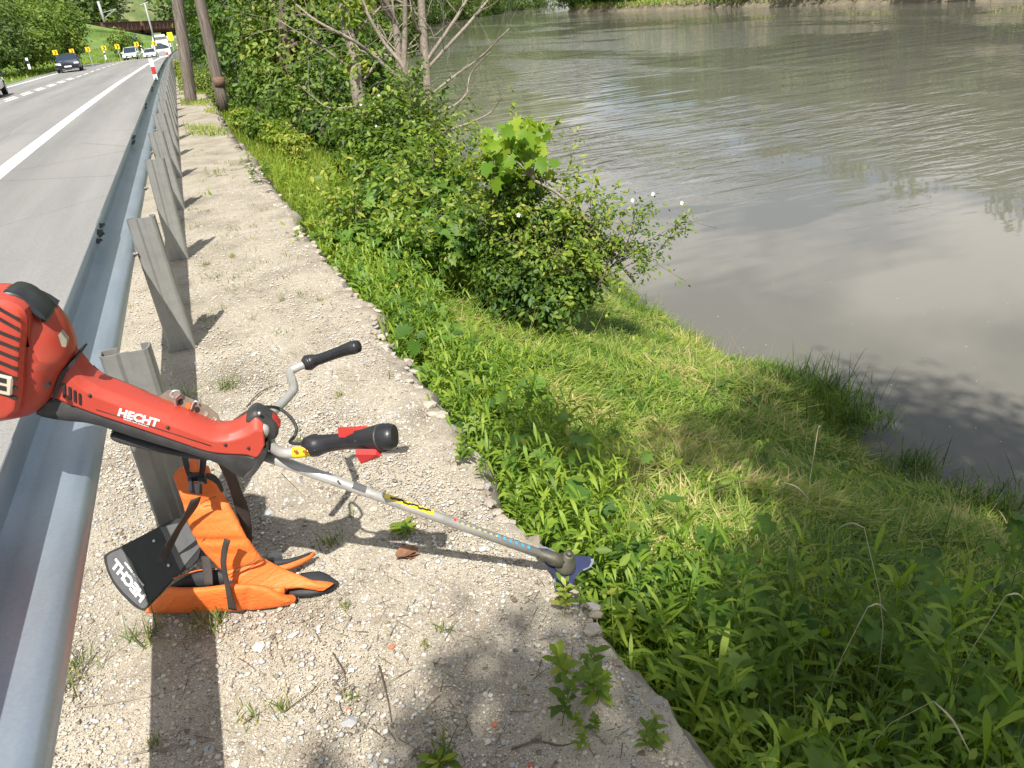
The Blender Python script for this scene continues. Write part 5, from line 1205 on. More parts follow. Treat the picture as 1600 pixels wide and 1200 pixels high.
for (u, v) in ((1020, 303), (988, 313), (1065, 317), (810, 336)):
    c = A(u, v, 5.5); m = MB()
    for q in range(5):
        a = q*1.257; e = Vector((math.cos(a), .2*math.sin(a), math.sin(a))); s_ = Vector((-math.sin(a), 0, math.cos(a)))
        m.add([c, c+e*.012+s_*.008, c+e*.018-Vector((0, .004, 0)), c+e*.012-s_*.008], [(0, 1, 2, 3)])
    m.build('flower', M['flower'], r)
rebase(r, A(905, 470, 5.55))
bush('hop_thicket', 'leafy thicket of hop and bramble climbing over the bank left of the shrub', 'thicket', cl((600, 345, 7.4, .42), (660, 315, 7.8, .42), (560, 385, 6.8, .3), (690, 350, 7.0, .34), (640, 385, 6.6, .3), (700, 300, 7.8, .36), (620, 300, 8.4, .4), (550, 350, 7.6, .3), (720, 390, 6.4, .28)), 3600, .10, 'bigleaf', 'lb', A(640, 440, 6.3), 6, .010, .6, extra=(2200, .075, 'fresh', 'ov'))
HT = [q for q in scene.objects if q.name == 'hop_thicket'][0]; shoots(HT, cl((600, 325, 7.4, .42), (660, 295, 7.8, .42), (700, 290, 7.4, .34), (560, 370, 6.8, .3), (650, 370, 6.6, .35)), 55, .5, .07, 'fresh')
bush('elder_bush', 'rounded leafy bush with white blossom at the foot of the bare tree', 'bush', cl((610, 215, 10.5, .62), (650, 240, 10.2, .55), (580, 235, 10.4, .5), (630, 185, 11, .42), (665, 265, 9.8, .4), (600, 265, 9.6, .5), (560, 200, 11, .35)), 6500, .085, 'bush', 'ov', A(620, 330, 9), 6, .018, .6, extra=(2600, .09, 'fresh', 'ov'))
EB = [q for q in scene.objects if q.name == 'elder_bush'][0]; shoots(EB, cl((610, 205, 10.5, .6), (650, 235, 10.2, .55), (630, 185, 11, .4), (665, 265, 9.8, .4)), 60, .6, .08, 'bush')
m = MB()
for k in range(14):
    c = A(610+RG.normal(0, 32), 200+RG.normal(0, 30), 10.0+RG.normal(0, .1)); m.add([c+Vector((.02, 0, 0)), c+Vector((0, -.01, .02)), c+Vector((-.02, 0, .0)), c+Vector((0, 0, -.02))], [(0, 1, 2, 3)])
o = m.build('blossom', M['flower']); o['kind'] = 'stuff'; eb = [q for q in scene.objects if q.name == 'elder_bush'][0]; o.parent = eb; o.location = -eb.location

# bare multi-stemmed tree
bt = empty('bare_tree'); tag(bt, 'bare leafless tree with spreading grey twigs rising over the bush beside the river', 'tree')
def q8(X, Y): return 260+X/2.963, Y/2.963
rgb = random.Random(3)
def limb(pts, y, r0, r1, kids=9, yv=.25, name='limb', ext=None):
    P = [A(*q8(X, Y), y+yv*(i/max(1, len(pts)-1))*rgb.uniform(-1, 1)) for i, (X, Y) in enumerate(pts)]
    if ext: P.append(P[-1]+(P[-1]-P[-2]).normalized()*ext)
    P = bez(P, 5); m = MB(); m.tube(P, list(np.linspace(r0, r1, len(P))), 8)
    for k in range(kids):
        i = rgb.randint(len(P)//4, len(P)-1); t = (P[min(i+1, len(P)-1)]-P[max(0, i-1)]).normalized()
        sd_ = Vector((rgb.gauss(0, 1), rgb.gauss(0, .5), rgb.gauss(0, .8))).normalized()
        branch(m, P[i], t*.8+sd_*.8, rgb.uniform(.5, 1.1), max(.0035, r1*.5), 2, rgb, .35, None, 2, .8, .05)
    m.build(name, M['twig'], bt, True)
Y0 = 12.0
limb([(1225, 900), (1215, 560), (1200, 300), (1185, 100), (1180, 0)], Y0, .075, .05, 3, .05, 'trunk', 3)
limb([(1130, 800), (1125, 560), (1110, 400), (1100, 290), (1105, 150), (1105, 0)], Y0, .06, .03, 5, .1, 'trunk', 2)
limb([(1090, 420), (1075, 260), (1060, 120), (1010, 0)], Y0+.4, .06, .045, 3, .1, 'trunk', 3)
limb([(1120, 400), (1090, 300), (1010, 200), (940, 80), (910, 0)], Y0, .035, .015, 7, ext=1)
limb([(1130, 400), (1200, 290), (1330, 100), (1390, 0)], Y0, .035, .016, 8, ext=1.5)
limb([(1150, 380), (1260, 260), (1380, 130), (1490, 0)], Y0, .032, .014, 8, ext=1.5)
limb([(1110, 390), (960, 260), (860, 185), (700, 100), (600, 20)], Y0-.2, .032, .012, 9)
limb([(1210, 450), (1350, 340), (1460, 260), (1590, 130)], Y0, .025, .008, 8)
limb([(1210, 540), (1330, 490), (1390, 430), (1410, 340), (1500, 240)], Y0, .024, .008, 8)
limb([(1240, 625), (1400, 570), (1500, 520), (1560, 440)], Y0-.3, .02, .007, 5)
limb([(900, 490), (760, 500), (680, 450), (610, 390)], Y0+2, .018, .007, 5)
rebase(bt, A(*q8(1225, 900), Y0))
lt = empty('slender_tree'); tag(lt, 'slender pale trunk leaning up left of the bare tree with a few leaves', 'tree')
P = bez([A(*q8(915, 620), 15), A(*q8(905, 540), 15), A(*q8(880, 400), 15), A(*q8(870, 260), 15.1), A(*q8(830, 100), 15.2), A(*q8(815, 0), 15.3), A(*q8(800, -200), 15.5)], 4)
tube('trunk', P, list(np.linspace(.13, .085, len(P))), M['twig'], lt, 10)
m = MB(); branch(m, P[8], (.8, 0, .6), 1.6, .03, 2, rgb); branch(m, P[10], (-.8, 0, .6), 1.6, .03, 2, rgb); branch(m, P[14], (.8, -.2, .7), 1.8, .03, 2, rgb); m.build('branches', M['twig'], lt, True)
foliage('foliage', 420, [V3(A(550, 85, 15)), V3(A(562, 100, 15)), V3(A(545, 20, 15)), V3(A(530, -10, 15))], [(.35, .3, .25)]*3+[(.9, .6, .5)], .13, M['fresh'], lt, 'ov', .8)
rebase(lt, P[0])

def tree(name, label, clumps, n, size, mat, base, r0, tmpl='ov', cat='tree', group=None, fill=.5, nl=5, bark='bark'):
    t = empty(name); tag(t, label, cat, group); C = [c[0] for c in clumps]; R = [c[1] if hasattr(c[1], '__len__') else (c[1], c[1], c[1]*.85) for c in clumps]
    foliage('crown', n, C, R, size, M[mat], t, tmpl, fill)
    rg = random.Random(len(label)*3); base = Vector(base); top = sum((Vector(c) for c in C), Vector())/len(C); top.z = max(c[2] for c in C)
    mb = MB(); P = bez([base-Vector((0, 0, .2)), base*.6+top*.4+Vector((rg.gauss(0, r0), rg.gauss(0, r0), 0)), top], 6); mb.tube(P, list(np.linspace(r0, r0*.25, len(P))), 10); mb.build('trunk', M[bark], t, True)
    mb = MB()
    for k in range(min(nl*2, len(C)*2)):
        c = Vector(C[k % len(C)]); s_ = P[rg.randint(2, len(P)-3)]; pts = bez([s_, (s_+c)/2+Vector((0, 0, .15)), c], 4); mb.tube(pts, list(np.linspace(r0*.38, r0*.08, len(pts))), 6)
    mb.build('limbs', M[bark], t, True); rebase(t, base); return t
tree('dense_tree', 'dense dark green tree left of the slender trunk, its crown hanging to the ground', cl((450, 90, 19, .95), (495, 140, 17, .8), (440, 140, 18.5, .7), (530, 75, 18, .85), (470, 180, 16.5, .5), (420, 95, 20, .65), (540, 150, 17, .55), (480, 25, 19, 1.05), (420, 25, 20, .85), (540, 5, 19, .9), (440, -50, 20, 1.2), (520, -70, 20, 1.3), (400, 60, 20, .6), (395, 140, 19, .5), (500, 195, 16, .4), (430, 175, 17.5, .5)), 17000, .135, 'bush', (1.9, 18.5, -.6), .16, 'ov', bark='twigdark')
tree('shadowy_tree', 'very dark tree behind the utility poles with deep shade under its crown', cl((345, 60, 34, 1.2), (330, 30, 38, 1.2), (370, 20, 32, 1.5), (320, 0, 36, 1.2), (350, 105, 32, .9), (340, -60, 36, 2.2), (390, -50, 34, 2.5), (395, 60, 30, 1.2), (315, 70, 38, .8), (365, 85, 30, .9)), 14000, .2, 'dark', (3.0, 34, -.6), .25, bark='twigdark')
tree('riverside_tree', 'tree with lighter leaves seen between the bare branches', cl((600, 60, 26, 1.0), (570, 30, 27, 1.2), (622, 20, 28, 1.0), (585, 100, 25, .7), (560, 110, 24, .8), (610, -40, 28, 1.6), (540, -40, 28, 1.8), (640, 60, 29, .7)), 9000, .17, 'bush', (4.9, 26, -1.2), .18, bark='twigdark')
tree('riverside_tree', 'dark tree low on the waterline behind the leafy bush', cl((540, 180, 18, .6), (575, 155, 19, .6), (590, 125, 20, .6), (500, 200, 16, .4)), 4500, .13, 'dark', (3.3, 18, -1.0), .10)
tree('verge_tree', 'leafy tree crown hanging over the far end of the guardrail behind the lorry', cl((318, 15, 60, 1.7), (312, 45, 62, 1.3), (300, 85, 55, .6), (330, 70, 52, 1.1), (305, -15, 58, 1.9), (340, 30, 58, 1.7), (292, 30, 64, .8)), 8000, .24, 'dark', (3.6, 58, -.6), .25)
bush('verge_bush', 'sunlit bush between and behind the two utility poles', 'bush', cl((325, 130, 27, .55), (312, 125, 28, .5), (365, 165, 24.5, .35), (375, 140, 24.5, .5), (385, 165, 22, .4), (328, 155, 26, .35), (300, 135, 30, .4)), 6000, .09, 'bush', 'ov', (1.6, 26, -.4), 5, .02, .6)
bush('verge_bush', 'bright low bush at the edge of the far gravel below the dense tree', 'bush', cl((405, 195, 15.5, .32), (435, 210, 14.5, .3), (378, 185, 17, .28), (460, 228, 13, .28)), 3600, .075, 'fresh', 'ov', (1.6, 15, -.5), 4, .012, .6)
bush('verge_bush', 'yellowish green bush far along the verge behind the guardrail end', 'bush', cl((290, 112, 42, .55), (296, 122, 38, .5), (282, 104, 48, .5)), 2600, .12, 'fresh', 'ov', (1.4, 42, -.4), 4, .03, .6)
# shade trees behind the photographer
tree('bank_tree', 'tree on the bank behind the camera whose crown shades the lower right', [((1.3, -3.7, 5.6), (1.9, 1.5, 1.0)), ((1.9, -2.4, 7.8), (1.3, 1.0, .9)), ((1.3, -2.15, 6.0), (1.0, .45, .5)), ((-.35, -3.1, 6), (.6, .45, .5)), ((.35, -2.95, 6), (.75, .5, .5)), ((1.1, -2.6, 6), (.75, .45, .5)), ((-.2, -1.25, 6), (.42, .3, .35)), ((1.25, -1.3, 6), (1.05, .42, .5)), ((1.9, -1.9, 6.2), (.6, .4, .4)), ((2.2, -3.0, 5.6), (1.4, .9, .8)), ((.25, -2.6, 6.0), (.55, .40, .4)), ((2.9, -4.0, 5.4), (1.7, 1.6, 1.2)), ((3.6, -2.9, 6.0), (1.4, 1.1, 1.0)), ((-1.15, -2.95, 6.2), (.55, .32, .35)), ((3.2, -5.6, 7.6), (2.2, 1.8, 1.5)), ((-.5, -3.7, 6.1), (.6, .4, .4)), ((2.6, -2.2, 6.6), (.8, .5, .5))], 40000, .115, 'bush', (2.6, -3.8, -.9), .16)
for nm, lb, (u0, v0, u1, v1), yb in (('utility_pole', 'weathered wooden utility pole nearest the guardrail, standing upright', (299, 160, 277, 0), 23.0), ('utility_pole', 'leaning wooden utility pole with a rusty band near its foot', (347, 156, 312, 0), 23.2)):
    r = empty(nm); tag(r, lb, 'utility pole', 'two wooden utility poles beside the verge')
    a, b = A(u0, v0, yb), A(u1, v1, yb+.1); top = b+(b-a).normalized()*3.6; a = a-(b-a).normalized()*.3
    n_ = 14; P = [a+(top-a)*i/n_ for i in range(n_+1)]; tube('shaft', P, [.155*(1-.25*i/n_) for i in range(n_+1)], M['pole'], r, 14)
    if u0 > 320:
        c = A(342, 128, yb); tube('rusty_band', [c-(b-a).normalized()*.12, c+(b-a).normalized()*.12], .157, M['rustband'], r, 14)
    rebase(r, a)
# ------------------------------------------------------------------ traffic
M['darkpaint'] = mat_plain('dark_blue_car_paint', (.012, .016, .035), .25, .3, var=.05, coat=1.)
M['whitepaint'] = mat_plain('white_car_paint', (.78, .78, .78), .3, 0, var=.03, coat=1.)
M['glass'] = mat_plain('car_glass', (.03, .045, .06), .08, 0, var=.1, coat=1.)
M['tyre'] = mat_plain('tyre', (.02, .02, .02), .8)
M['rim'] = mat_plain('rim', (.45, .45, .46), .35, .8)
M['lamp'] = mat_plain('headlamp_glass', (.75, .78, .82), .1, .2, coat=1.)
M['signyellow'] = mat_plain('sign_yellow', (.85, .62, .01), .45, var=.03)
M['signgreen'] = mat_plain('sign_fluorescent', (.70, .85, .02), .45, var=.03)
M['signred'] = mat_plain('sign_red', (.62, .04, .02), .45)
M['rust'] = mat_plain('wagon_rust', (.115, .055, .045), .85, var=.4, scale=1.2, wear=((.22, .13, .09), 1.5, .58, .6))
M['mast'] = mat_plain('mast_grey', (.35, .36, .37), .7, .2)
M['mastrust'] = mat_plain('mast_brown', (.22, .15, .12), .8)
def on_road(u, v):
    d = ray(u, v); d = d/d[1]; y = 2.0
    while y < 300 and CAMZ+d[2]*y > road_z(y): y += .1
    return Vector((d[0]*y, y, road_z(y)))
def car(name, label, paint, pos, rz, L_=4.5, W=1.8, H=1.43, van=False, group=None):
    """nose towards -y of its own frame"""
    r = empty(name, pos, rz); tag(r, label, 'car', group)
    h = W/2
    if van: st = [(0, .42, .66, .30, .90), (.25, .30, .80, .95, .99), (.9, .28, .88, .99, 1.0), (1.5, .28, 1.0, 1.0, 1.0), (3.2, .28, 1.03, 1.0, 1.0), (4.2, .3, 1.0, .98, 1), (L_, .45, .8, .85, .9)]
    else: st = [(0, .40, .58, .80, .90), (.22, .26, .68, .93, .98), (.9, .24, .80, .98, 1.0), (1.35, .24, .90, 1.0, 1.0), (3.2, .24, .95, 1.0, 1.0), (4.15, .26, .96, .96, 1.0), (L_, .42, .80, .82, .9)]
    mb = MB(); ring = 10
    for (y, zb, zt, wt, wb) in st:
        wt = wt if wt > .5 else .8
        w1 = h*wb; pass
    vs = []
    for (y, zb, zt, wt, wb) in st:
        wt = max(wt, .8); a = [(-h*wb*.9, zb), (-h*wb, zb+.12), (-h*wb, (zb+zt)/2+.05), (-h*wt*.97, zt-.06), (-h*wt*.86, zt), (h*wt*.86, zt), (h*wt*.97, zt-.06), (h*wb, (zb+zt)/2+.05), (h*wb, zb+.12), (h*wb*.9, zb)]
        vs += [(x, y-L_/2, z) for x, z in a]
    n = 10; fs = []
    for i in range(len(st)-1): fs += [(i*n+k, (i+1)*n+k, (i+1)*n+(k+1) % n, i*n+(k+1) % n) for k in range(n)]
    fs += [tuple(range(n)), tuple(reversed([(len(st)-1)*n+k for k in range(n)]))]
    o = mesh_obj('body', vs, fs, M[paint], r, True); o.data.set_sharp_from_angle(angle=rad(40))
    # greenhouse: glass block with painted roof and pillars
    if van: g = [(1.0, .95, .90, .0), (2.0, .80, H-.10, 1), (L_-.7, .80, H-.08, 1), (L_-.15, .88, .98, .0)]
    else: g = [(1.25, .92, .88, 0), (2.15, .70, H-.07, 1), (3.35, .70, H-.06, 1), (4.2, .86, .95, 0)]
    zb = .86
    P = lambda y, w, z: [(-h*w, y-L_/2, z), (h*w, y-L_/2, z)]
    vs = P(g[0][0], g[0][1], zb)+P(g[1][0], g[1][1], g[1][2])+P(g[2][0], g[2][1], g[2][2])+P(g[3][0], g[3][1], g[3][2])+P(g[1][0], .93, zb)+P(g[2][0], .93, zb)
    fs = [(0, 1, 3, 2), (2, 3, 5, 4), (4, 5, 7, 6), (0, 2, 8), (1, 9, 3), (2, 4, 10, 8), (3, 9, 11, 5), (4, 6, 10), (5, 11, 7)]
    mesh_obj('windows', vs, fs, M['glass'], r)
    m = MB(); y1, y2 = g[1][0]-L_/2, g[2][0]-L_/2; w = h*g[1][1]; z = g[1][2]
    sec = []
    for y, dz in ((y1-.08, -.02), (y1+.2, .05), ((y1+y2)/2, .07), (y2-.1, .05), (y2+.1, -.02)):
        sec += [(-w-.02, y, z+.0+min(0, dz)), (-w*.8, y, z+dz*.8), (0, y, z+dz), (w*.8, y, z+dz*.8), (w+.02, y, z+min(0, dz))]
    m.add(sec, [(i*5+k, i*5+k+1, (i+1)*5+k+1, (i+1)*5+k) for i in range(4) for k in range(4)])
    for s in (-1, 1):
        m.tube([(s*h*.93, g[0][0]-L_/2, zb), (s*(w+.01), y1, z)], .035, 5); m.tube([(s*(w+.01), y2, z), (s*h*.88, g[3][0]-L_/2, zb+.05)], .05, 5); m.tube([(s*h*.94, (y1+y2)/2, zb), (s*(w+.01), (y1+y2)/2, z)], .03, 5)
    m.build('roof', M[paint], r, True)
    for s in (-1, 1):
        for y in (.85, L_-.85):
            wh = MB(); wh.tube([(s*(h-.20), y-L_/2, .31), (s*(h+.01), y-L_/2, .31)], .31, 16); t_ = wh.build('wheel', M['tyre'], r, True); t_.data.set_sharp_from_angle(angle=rad(40))
            wh = MB(); wh.tube([(s*(h-.02), y-L_/2, .31), (s*(h+.018), y-L_/2, .31)], .20, 12); wh.build('rim', M['rim'], t_)
        m = MB(); m.box((s*h*.72, -L_/2+.10, .66), (.36, .10, .13)); m.build('headlight', M['lamp'], r)
        m = MB(); m.box((s*(h+.09), g[0][0]-L_/2+.25, .98), (.16, .10, .12)); m.build('side_mirror', M[paint], r)
    m = MB(); m.box((0, -L_/2+.0, .52), (W*.5, .05, .16)); m.build('grille', M['black'], r)
    m = MB(); m.box((0, -L_/2+.01, .31), (W*.78, .06, .12)); m.build('lower_grille', M['black'], r)
    m = MB(); m.box((0, -L_/2-.03, .44), (.52, .02, .11)); m.build('number_plate', M['white'], r)
    return r
p = on_road(107, 113); car('dark_car', 'dark blue saloon car coming towards the camera in the oncoming lane', 'darkpaint', p+Vector((0, 2, 0)), .06, 4.7, 1.82, 1.40)
p = A(205, 88, 122); p.z = road_z(122); car('white_van_car', 'white people carrier coming round the curve behind the dark car', 'whitepaint', p+Vector((0, 2, 0)), -.10, 4.4, 1.8, 1.66, True)
p = A(235, 86, 130); p.z = road_z(130); car('white_car', 'white saloon car just left of the lorry', 'whitepaint', p+Vector((0, 2, 0)), -.06, 4.5, 1.8, 1.42)
p = at(2, 146, -.1); car('dark_car', 'dark car cut off by the left edge of the picture, only its rear showing', 'darkpaint', (p.x-.85, p.y+.2, road_z(p.y)), math.pi+.06, 4.5, 1.8, 1.42)
# lorry
p = Vector((A(257, 90, 150).x, 150, road_z(150)))
r = empty('white_lorry', p, -.05); tag(r, 'white lorry facing the camera at the end of the guardrail', 'lorry')
m = MB()
cab = [(-1.22, .5), (-1.25, 1.0), (-1.25, 2.3), (-1.20, 3.1), (-1.05, 3.75), (1.05, 3.75), (1.20, 3.1), (1.25, 2.3), (1.25, 1.0), (1.22, .5)]
vs = [(x*(.96 if z > 2 else 1), 0 + (0 if z < 2.2 else (z-2.2)*.16), z) for x, z in cab]+[(x, 2.2, z) for x, z in cab]
m.add(vs, [tuple(range(10)), tuple(reversed(range(10, 20)))]+[(i, 10+i, 10+(i+1) % 10, (i+1) % 10) for i in range(10)]); m.build('cab', M['whitepaint'], r)
m = MB(); m.add([(-1.08, .02-.03, 1.95), (1.08, -.01, 1.95), (1.02, .09, 2.78), (-1.02, .09, 2.78)], [(0, 1, 2, 3)]); m.build('windscreen', M['glass'], r)
m = MB(); m.box((0, -.03, 1.25), (1.5, .06, .62)); m.build('grille', M['mast'], r)
m = MB(); m.box((0, -.05, .62), (2.3, .12, .16)); m.build('lower_grille', M['black'], r)
for s in (-1, 1):
    m = MB(); m.box((s*.95, -.04, .78), (.38, .06, .2)); m.build('headlight', M['lamp'], r)
    m = MB(); m.box((s*1.42, .15, 2.35), (.2, .12, .6)); m.build('side_mirror', M['whitepaint'], r)
    for y in (1.2, 5.5, 9.5, 10.8):
        w_ = MB(); w_.tube([(s*.85, y, .5), (s*1.2, y, .5)], .5, 14); w_.build('wheel', M['tyre'], r)
m = MB(); m.box((0, 8.6, 2.4), (2.5, 12.0, 2.7)); m.build('trailer', M['whitepaint'], r)
m = MB(); m.box((0, .35, 3.85), (1.9, 1.0, .35)); m.build('roof_deflector', M['whitepaint'], r)

# ------------------------------------------------------------------ signs
def sign_board(m, c, w, h, th=.03): m.box(c, (w, th, h))
SG = 'yellow curve chevron signs along the outer edge of the road'
sigs = [(86, 82, 78, 'nearest yellow chevron sign, above the dark car'), (112, 80, 84, 'second yellow chevron sign, right above the dark car roof'), (137, 77, 92, 'third yellow chevron sign on the grass verge'), (162, 75, 100, 'fourth yellow chevron sign on its grey post'), (183, 73, 108, 'fifth yellow chevron sign, left of the white people carrier'), (213, 69, 118, 'sixth yellow chevron sign, above the white people carrier'), (241, 68, 126, 'last yellow chevron sign, beside the lorry')]
for i, (u, v, y, lb) in enumerate(sigs):
    c = A(u, v, y); gz = left_z(c.x, c.y); s_ = .055*y/12.0
    r = empty('chevron_sign', (c.x, c.y, gz)); tag(r, lb, 'road sign', SG); zc = c.z-gz
    m = MB(); m.box((0, 0, zc), (s_, .03, s_)); m.build('panel', M['signyellow'], r)
    m = MB(); q = s_*.5
    m.add([(-q*.45, -.02, zc+q*.8), (q*.05, -.02, zc+q*.8), (q*.65, -.02, zc), (q*.05, -.02, zc-q*.8), (-q*.45, -.02, zc-q*.8), (q*.1, -.02, zc)], [(0, 5, 2, 1), (5, 4, 3, 2)]); m.build('chevron', M['signred'] if i < 3 else M['print'], r)
    m = MB(); m.box((0, .05, (zc-s_/2)/2+.1), (.07, .06, zc-.0)); m.build('post', M['mast'], r)
c = A(266, 57, 112); gz = -.4; r = empty('warning_sign', (c.x, c.y, gz)); tag(r, 'fluorescent yellow green sign beside the lorry against the dark trees', 'road sign')
m = MB(); m.box((0, 0, c.z-gz), (.62, .04, .95)); m.build('panel', M['signgreen'], r); m = MB(); m.box((0, .06, (c.z-gz)/2), (.08, .06, c.z-gz)); m.build('post', M['mast'], r)
for (u, v, y, lb) in ((47, 108, 56, 'white roadside marker post on the grass at the left'), (166, 93, 97, 'small white marker post beside the fourth chevron sign'), (223, 82, 112, 'tiny white marker post left of the white saloon')):
    c = A(u, v, y); gz = c.z; h = .62 if y < 60 else .8
    r = empty('marker_post', (c.x, c.y, gz)); tag(r, lb, 'marker post', 'white marker posts'); m = MB(); m.box((0, 0, h/2), (.13, .06, h)); m.build('body', M['white'], r); m = MB(); m.box((0, -.033, h-.25), (.13, .004, .18)); m.build('dark_band', M['black'], r)
# steel railing of the culvert below the line
r = empty('culvert_railing'); a, b = A(172, 59, 168), A(213, 58, 172); tag(r, 'pale steel railing of the culvert below the railway wagons', 'railing')
for z in (0, .45, .9): m = MB(); m.tube([a+Vector((0, 0, z-.6)), b+Vector((0, 0, z-.6))], .06, 5); m.build('rail', M['mast'], r)
for k in range(7): p_ = a+(b-a)*k/6; m = MB(); m.tube([p_-Vector((0, 0, 1.0)), p_+Vector((0, 0, .4))], .08, 5); m.build('post', M['mast'], r)
rebase(r, a)
# ------------------------------------------------------------------ freight train
a, b = A(118, 60.5, 188), A(262, 59.5, 214); a.z = track_z(a.x)+.35; b.z = track_z(b.x)+.35; dv = (b-a); ln = dv.length; dv.normalize(); ang = math.atan2(dv.y, dv.x)
a = a - dv*6
wl = 13.2
def wagon(pos):
    r = empty('freight_wagon', pos, ang)
    m = MB(); L2 = wl/2-.35
    vs = [(x, y, z) for z, yy, xx in ((.95, .9, L2-.8), (1.5, 1.35, L2), (3.15, 1.4, L2), (3.15, 1.3, L2-.1), (1.6, 1.2, L2-.1)) for x, y in ((-xx, -yy), (xx, -yy), (xx, yy), (-xx, yy))]
    m.add(vs, [(0, 3, 2, 1)]+[(4*i+k, 4*i+(k+1) % 4, 4*i+4+(k+1) % 4, 4*i+4+k) for i in range(4) for k in range(4)]); m.build('body', M['rust'], r)
    for k in range(9):
        m = MB(); m.box((-L2+.3+k*(2*L2-.6)/8, -1.44, 2.35), (.12, .10, 1.6)); m.build('rib', M['rust'], r)
    m = MB(); m.box((0, -1.46, 3.17), (2*L2, .14, .12)); m.build('top_rim', M['rust'], r)
    m = MB(); m.box((0, 0, .9), (wl-.6, 2.2, .22)); m.build('frame', M['tyre'], r)
    for x in (-L2+1.0, -L2+2.8, L2-2.8, L2-1.0):
        m = MB(); m.tube([(x, -.8, .46), (x, .8, .46)], .46, 12); m.build('wheel_set', M['tyre'], r)
    r.rotation_euler = (0, -math.asin(dv.z), ang)
    return r
w0 = None
names = ['leftmost rust brown hopper wagon on the line behind the curve, half behind the bush', 'rust brown hopper wagon above the white people carrier', 'rust brown hopper wagon above the white saloon car', 'rust brown hopper wagon disappearing behind the lorry and trees']
for k, lb in enumerate(names):
    p_ = a+dv*(wl*(k+.5)); p_ = Vector((p_.x, p_.y, p_.z-.15))
    if w0 is None: w0 = wagon(p_); o = w0
    else: o = copy_tree(w0, p_)
    tag(o, lb, 'railway wagon', 'rusty freight wagons on the embankment')
m = MB()
for s in (-.75, .75):
    q = Vector((-dv.y, dv.x, 0))*s; m.tube([a-dv*60+q, a+dv*120+q], .08, 4)
o = m.build('railway_track', M['mastrust']); tag(o, 'railway track under the freight wagons', 'railway track')
# ------------------------------------------------------------------ masts
def lattice(lb, u0, v0, u1, v1, y, wdt, mat, cat='mast'):
    a, b = A(u0, v0, y), A(u1, v1, y); d = (b-a).normalized(); top = b+d*3; r = empty('lattice_mast'); tag(r, lb, 'mast')
    q = d.orthogonal().normalized(); q = Vector((1, 0, 0))
    m = MB()
    for s in (-1, 1): m.tube([a+q*s*wdt/2, top+q*s*wdt/2*.8], wdt*.1, 4)
    m.build('leg', M[mat], r); m = MB(); n = int((top-a).length/(wdt*1.1)); 
    for k in range(n):
        p_, p2_ = a+(top-a)*k/n, a+(top-a)*(k+1)/n; s = 1 if k % 2 else -1; m.tube([p_+q*s*wdt/2, p2_-q*s*wdt/2], wdt*.06, 4)
    o = m.build('bracing', M[mat], r); o['kind'] = 'stuff'; rebase(r, a)
lattice('pale grey lattice mast rising behind the trees at the top left', 24, 40, 12, -10, 150, 1.0, 'mast')
lattice('brown lattice mast to the right of the pale one behind the trees', 68, 30, 58, -10, 160, .8, 'mastrust')
r = empty('catenary_mast'); a, b = A(165, 38, 205), A(153, 2, 205); tag(r, 'grey overhead line mast with bracket arm behind the wagons', 'mast')
tube('pole', [a-Vector((0, 0, 1)), b], .28, M['mast'], r, 8); m = MB(); m.tube([A(164, 28, 205), A(181, 14, 205)], .08, 5); m.tube([A(160, 20, 205), A(181, 14, 205)], .06, 5); m.build('bracket', M['mast'], r); rebase(r, a)
r = empty('lamp_pole'); a, b = A(241, 62, 140), A(226, 5, 140); tag(r, 'thin leaning pole with short arms behind the lorry', 'pole')
tube('pole', [a-Vector((0, 0, 1)), b], .12, M['mast'], r, 8); m = MB(); m.tube([A(219, 8, 140), A(232, 3, 140)], .07, 5); m.build('arm', M['mast'], r); rebase(r, a)

# ------------------------------------------------------------------ trees across the road and on the hill
def lc(L_): return [((x, y, z), r) for x, y, z, r in L_]
def blob(x, y, z, w, h, n, seed):
    rg = random.Random(seed); out = []
    for k in range(n):
        out.append(((x+rg.gauss(0, w*.35), y+rg.gauss(0, w*.3), z+h*(.15+.8*k/n)), (w*rg.uniform(.2, .34), w*rg.uniform(.2, .34), h*rg.uniform(.12, .22))))
    return out
def gl(u, v, y): p = A(u, v, y); return p.x
tree('roadside_tree', 'broad sunlit tree with light leaves above the first chevron signs', cl((88, 55, 95, 2.4), (108, 50, 96, 1.7), (90, 30, 97, 2.0), (72, 40, 95, 2.2), (114, 68, 94, 1.3), (104, 76, 93, 1.2), (104, 33, 97, 1.5), (85, 78, 93, 1.3)), 8000, .36, 'farlight', (gl(105, 90, 94), 94, .5), .25)
tree('roadside_tree', 'large rounded light green bush left of the broad sunlit tree', cl((40, 60, 84, 2.4), (20, 45, 86, 2.4), (60, 72, 82, 1.6), (30, 80, 80, 1.5), (60, 40, 87, 2.2), (50, 25, 90, 2.2)), 8500, .34, 'farlight', (gl(40, 100, 82), 82, .5), .25)
tree('roadside_tree', 'dark tree at the left edge of the picture beyond the road', cl((-10, 60, 76, 2.4), (5, 80, 74, 1.5), (-25, 40, 78, 2.5), (0, 30, 84, 2.2), (-30, 80, 72, 1.8)), 6000, .34, 'far', (gl(-10, 110, 74), 74, .8), .25)
tree('roadside_tree', 'small bush on the slope below the wagons beside the railing', cl((184, 58, 140, 1.5), (182, 66, 138, 1.6), (190, 70, 138, 1.2)), 1100, .4, 'farlight', (gl(184, 76, 138), 138, -.2), .12)
tree('roadside_tree', 'dark bush under the culvert railing', cl((195, 68, 150, 1.5), (205, 68, 152, 1.6), (212, 70, 152, 1.2)), 1100, .4, 'dark', (gl(204, 76, 150), 150, -.2), .12)
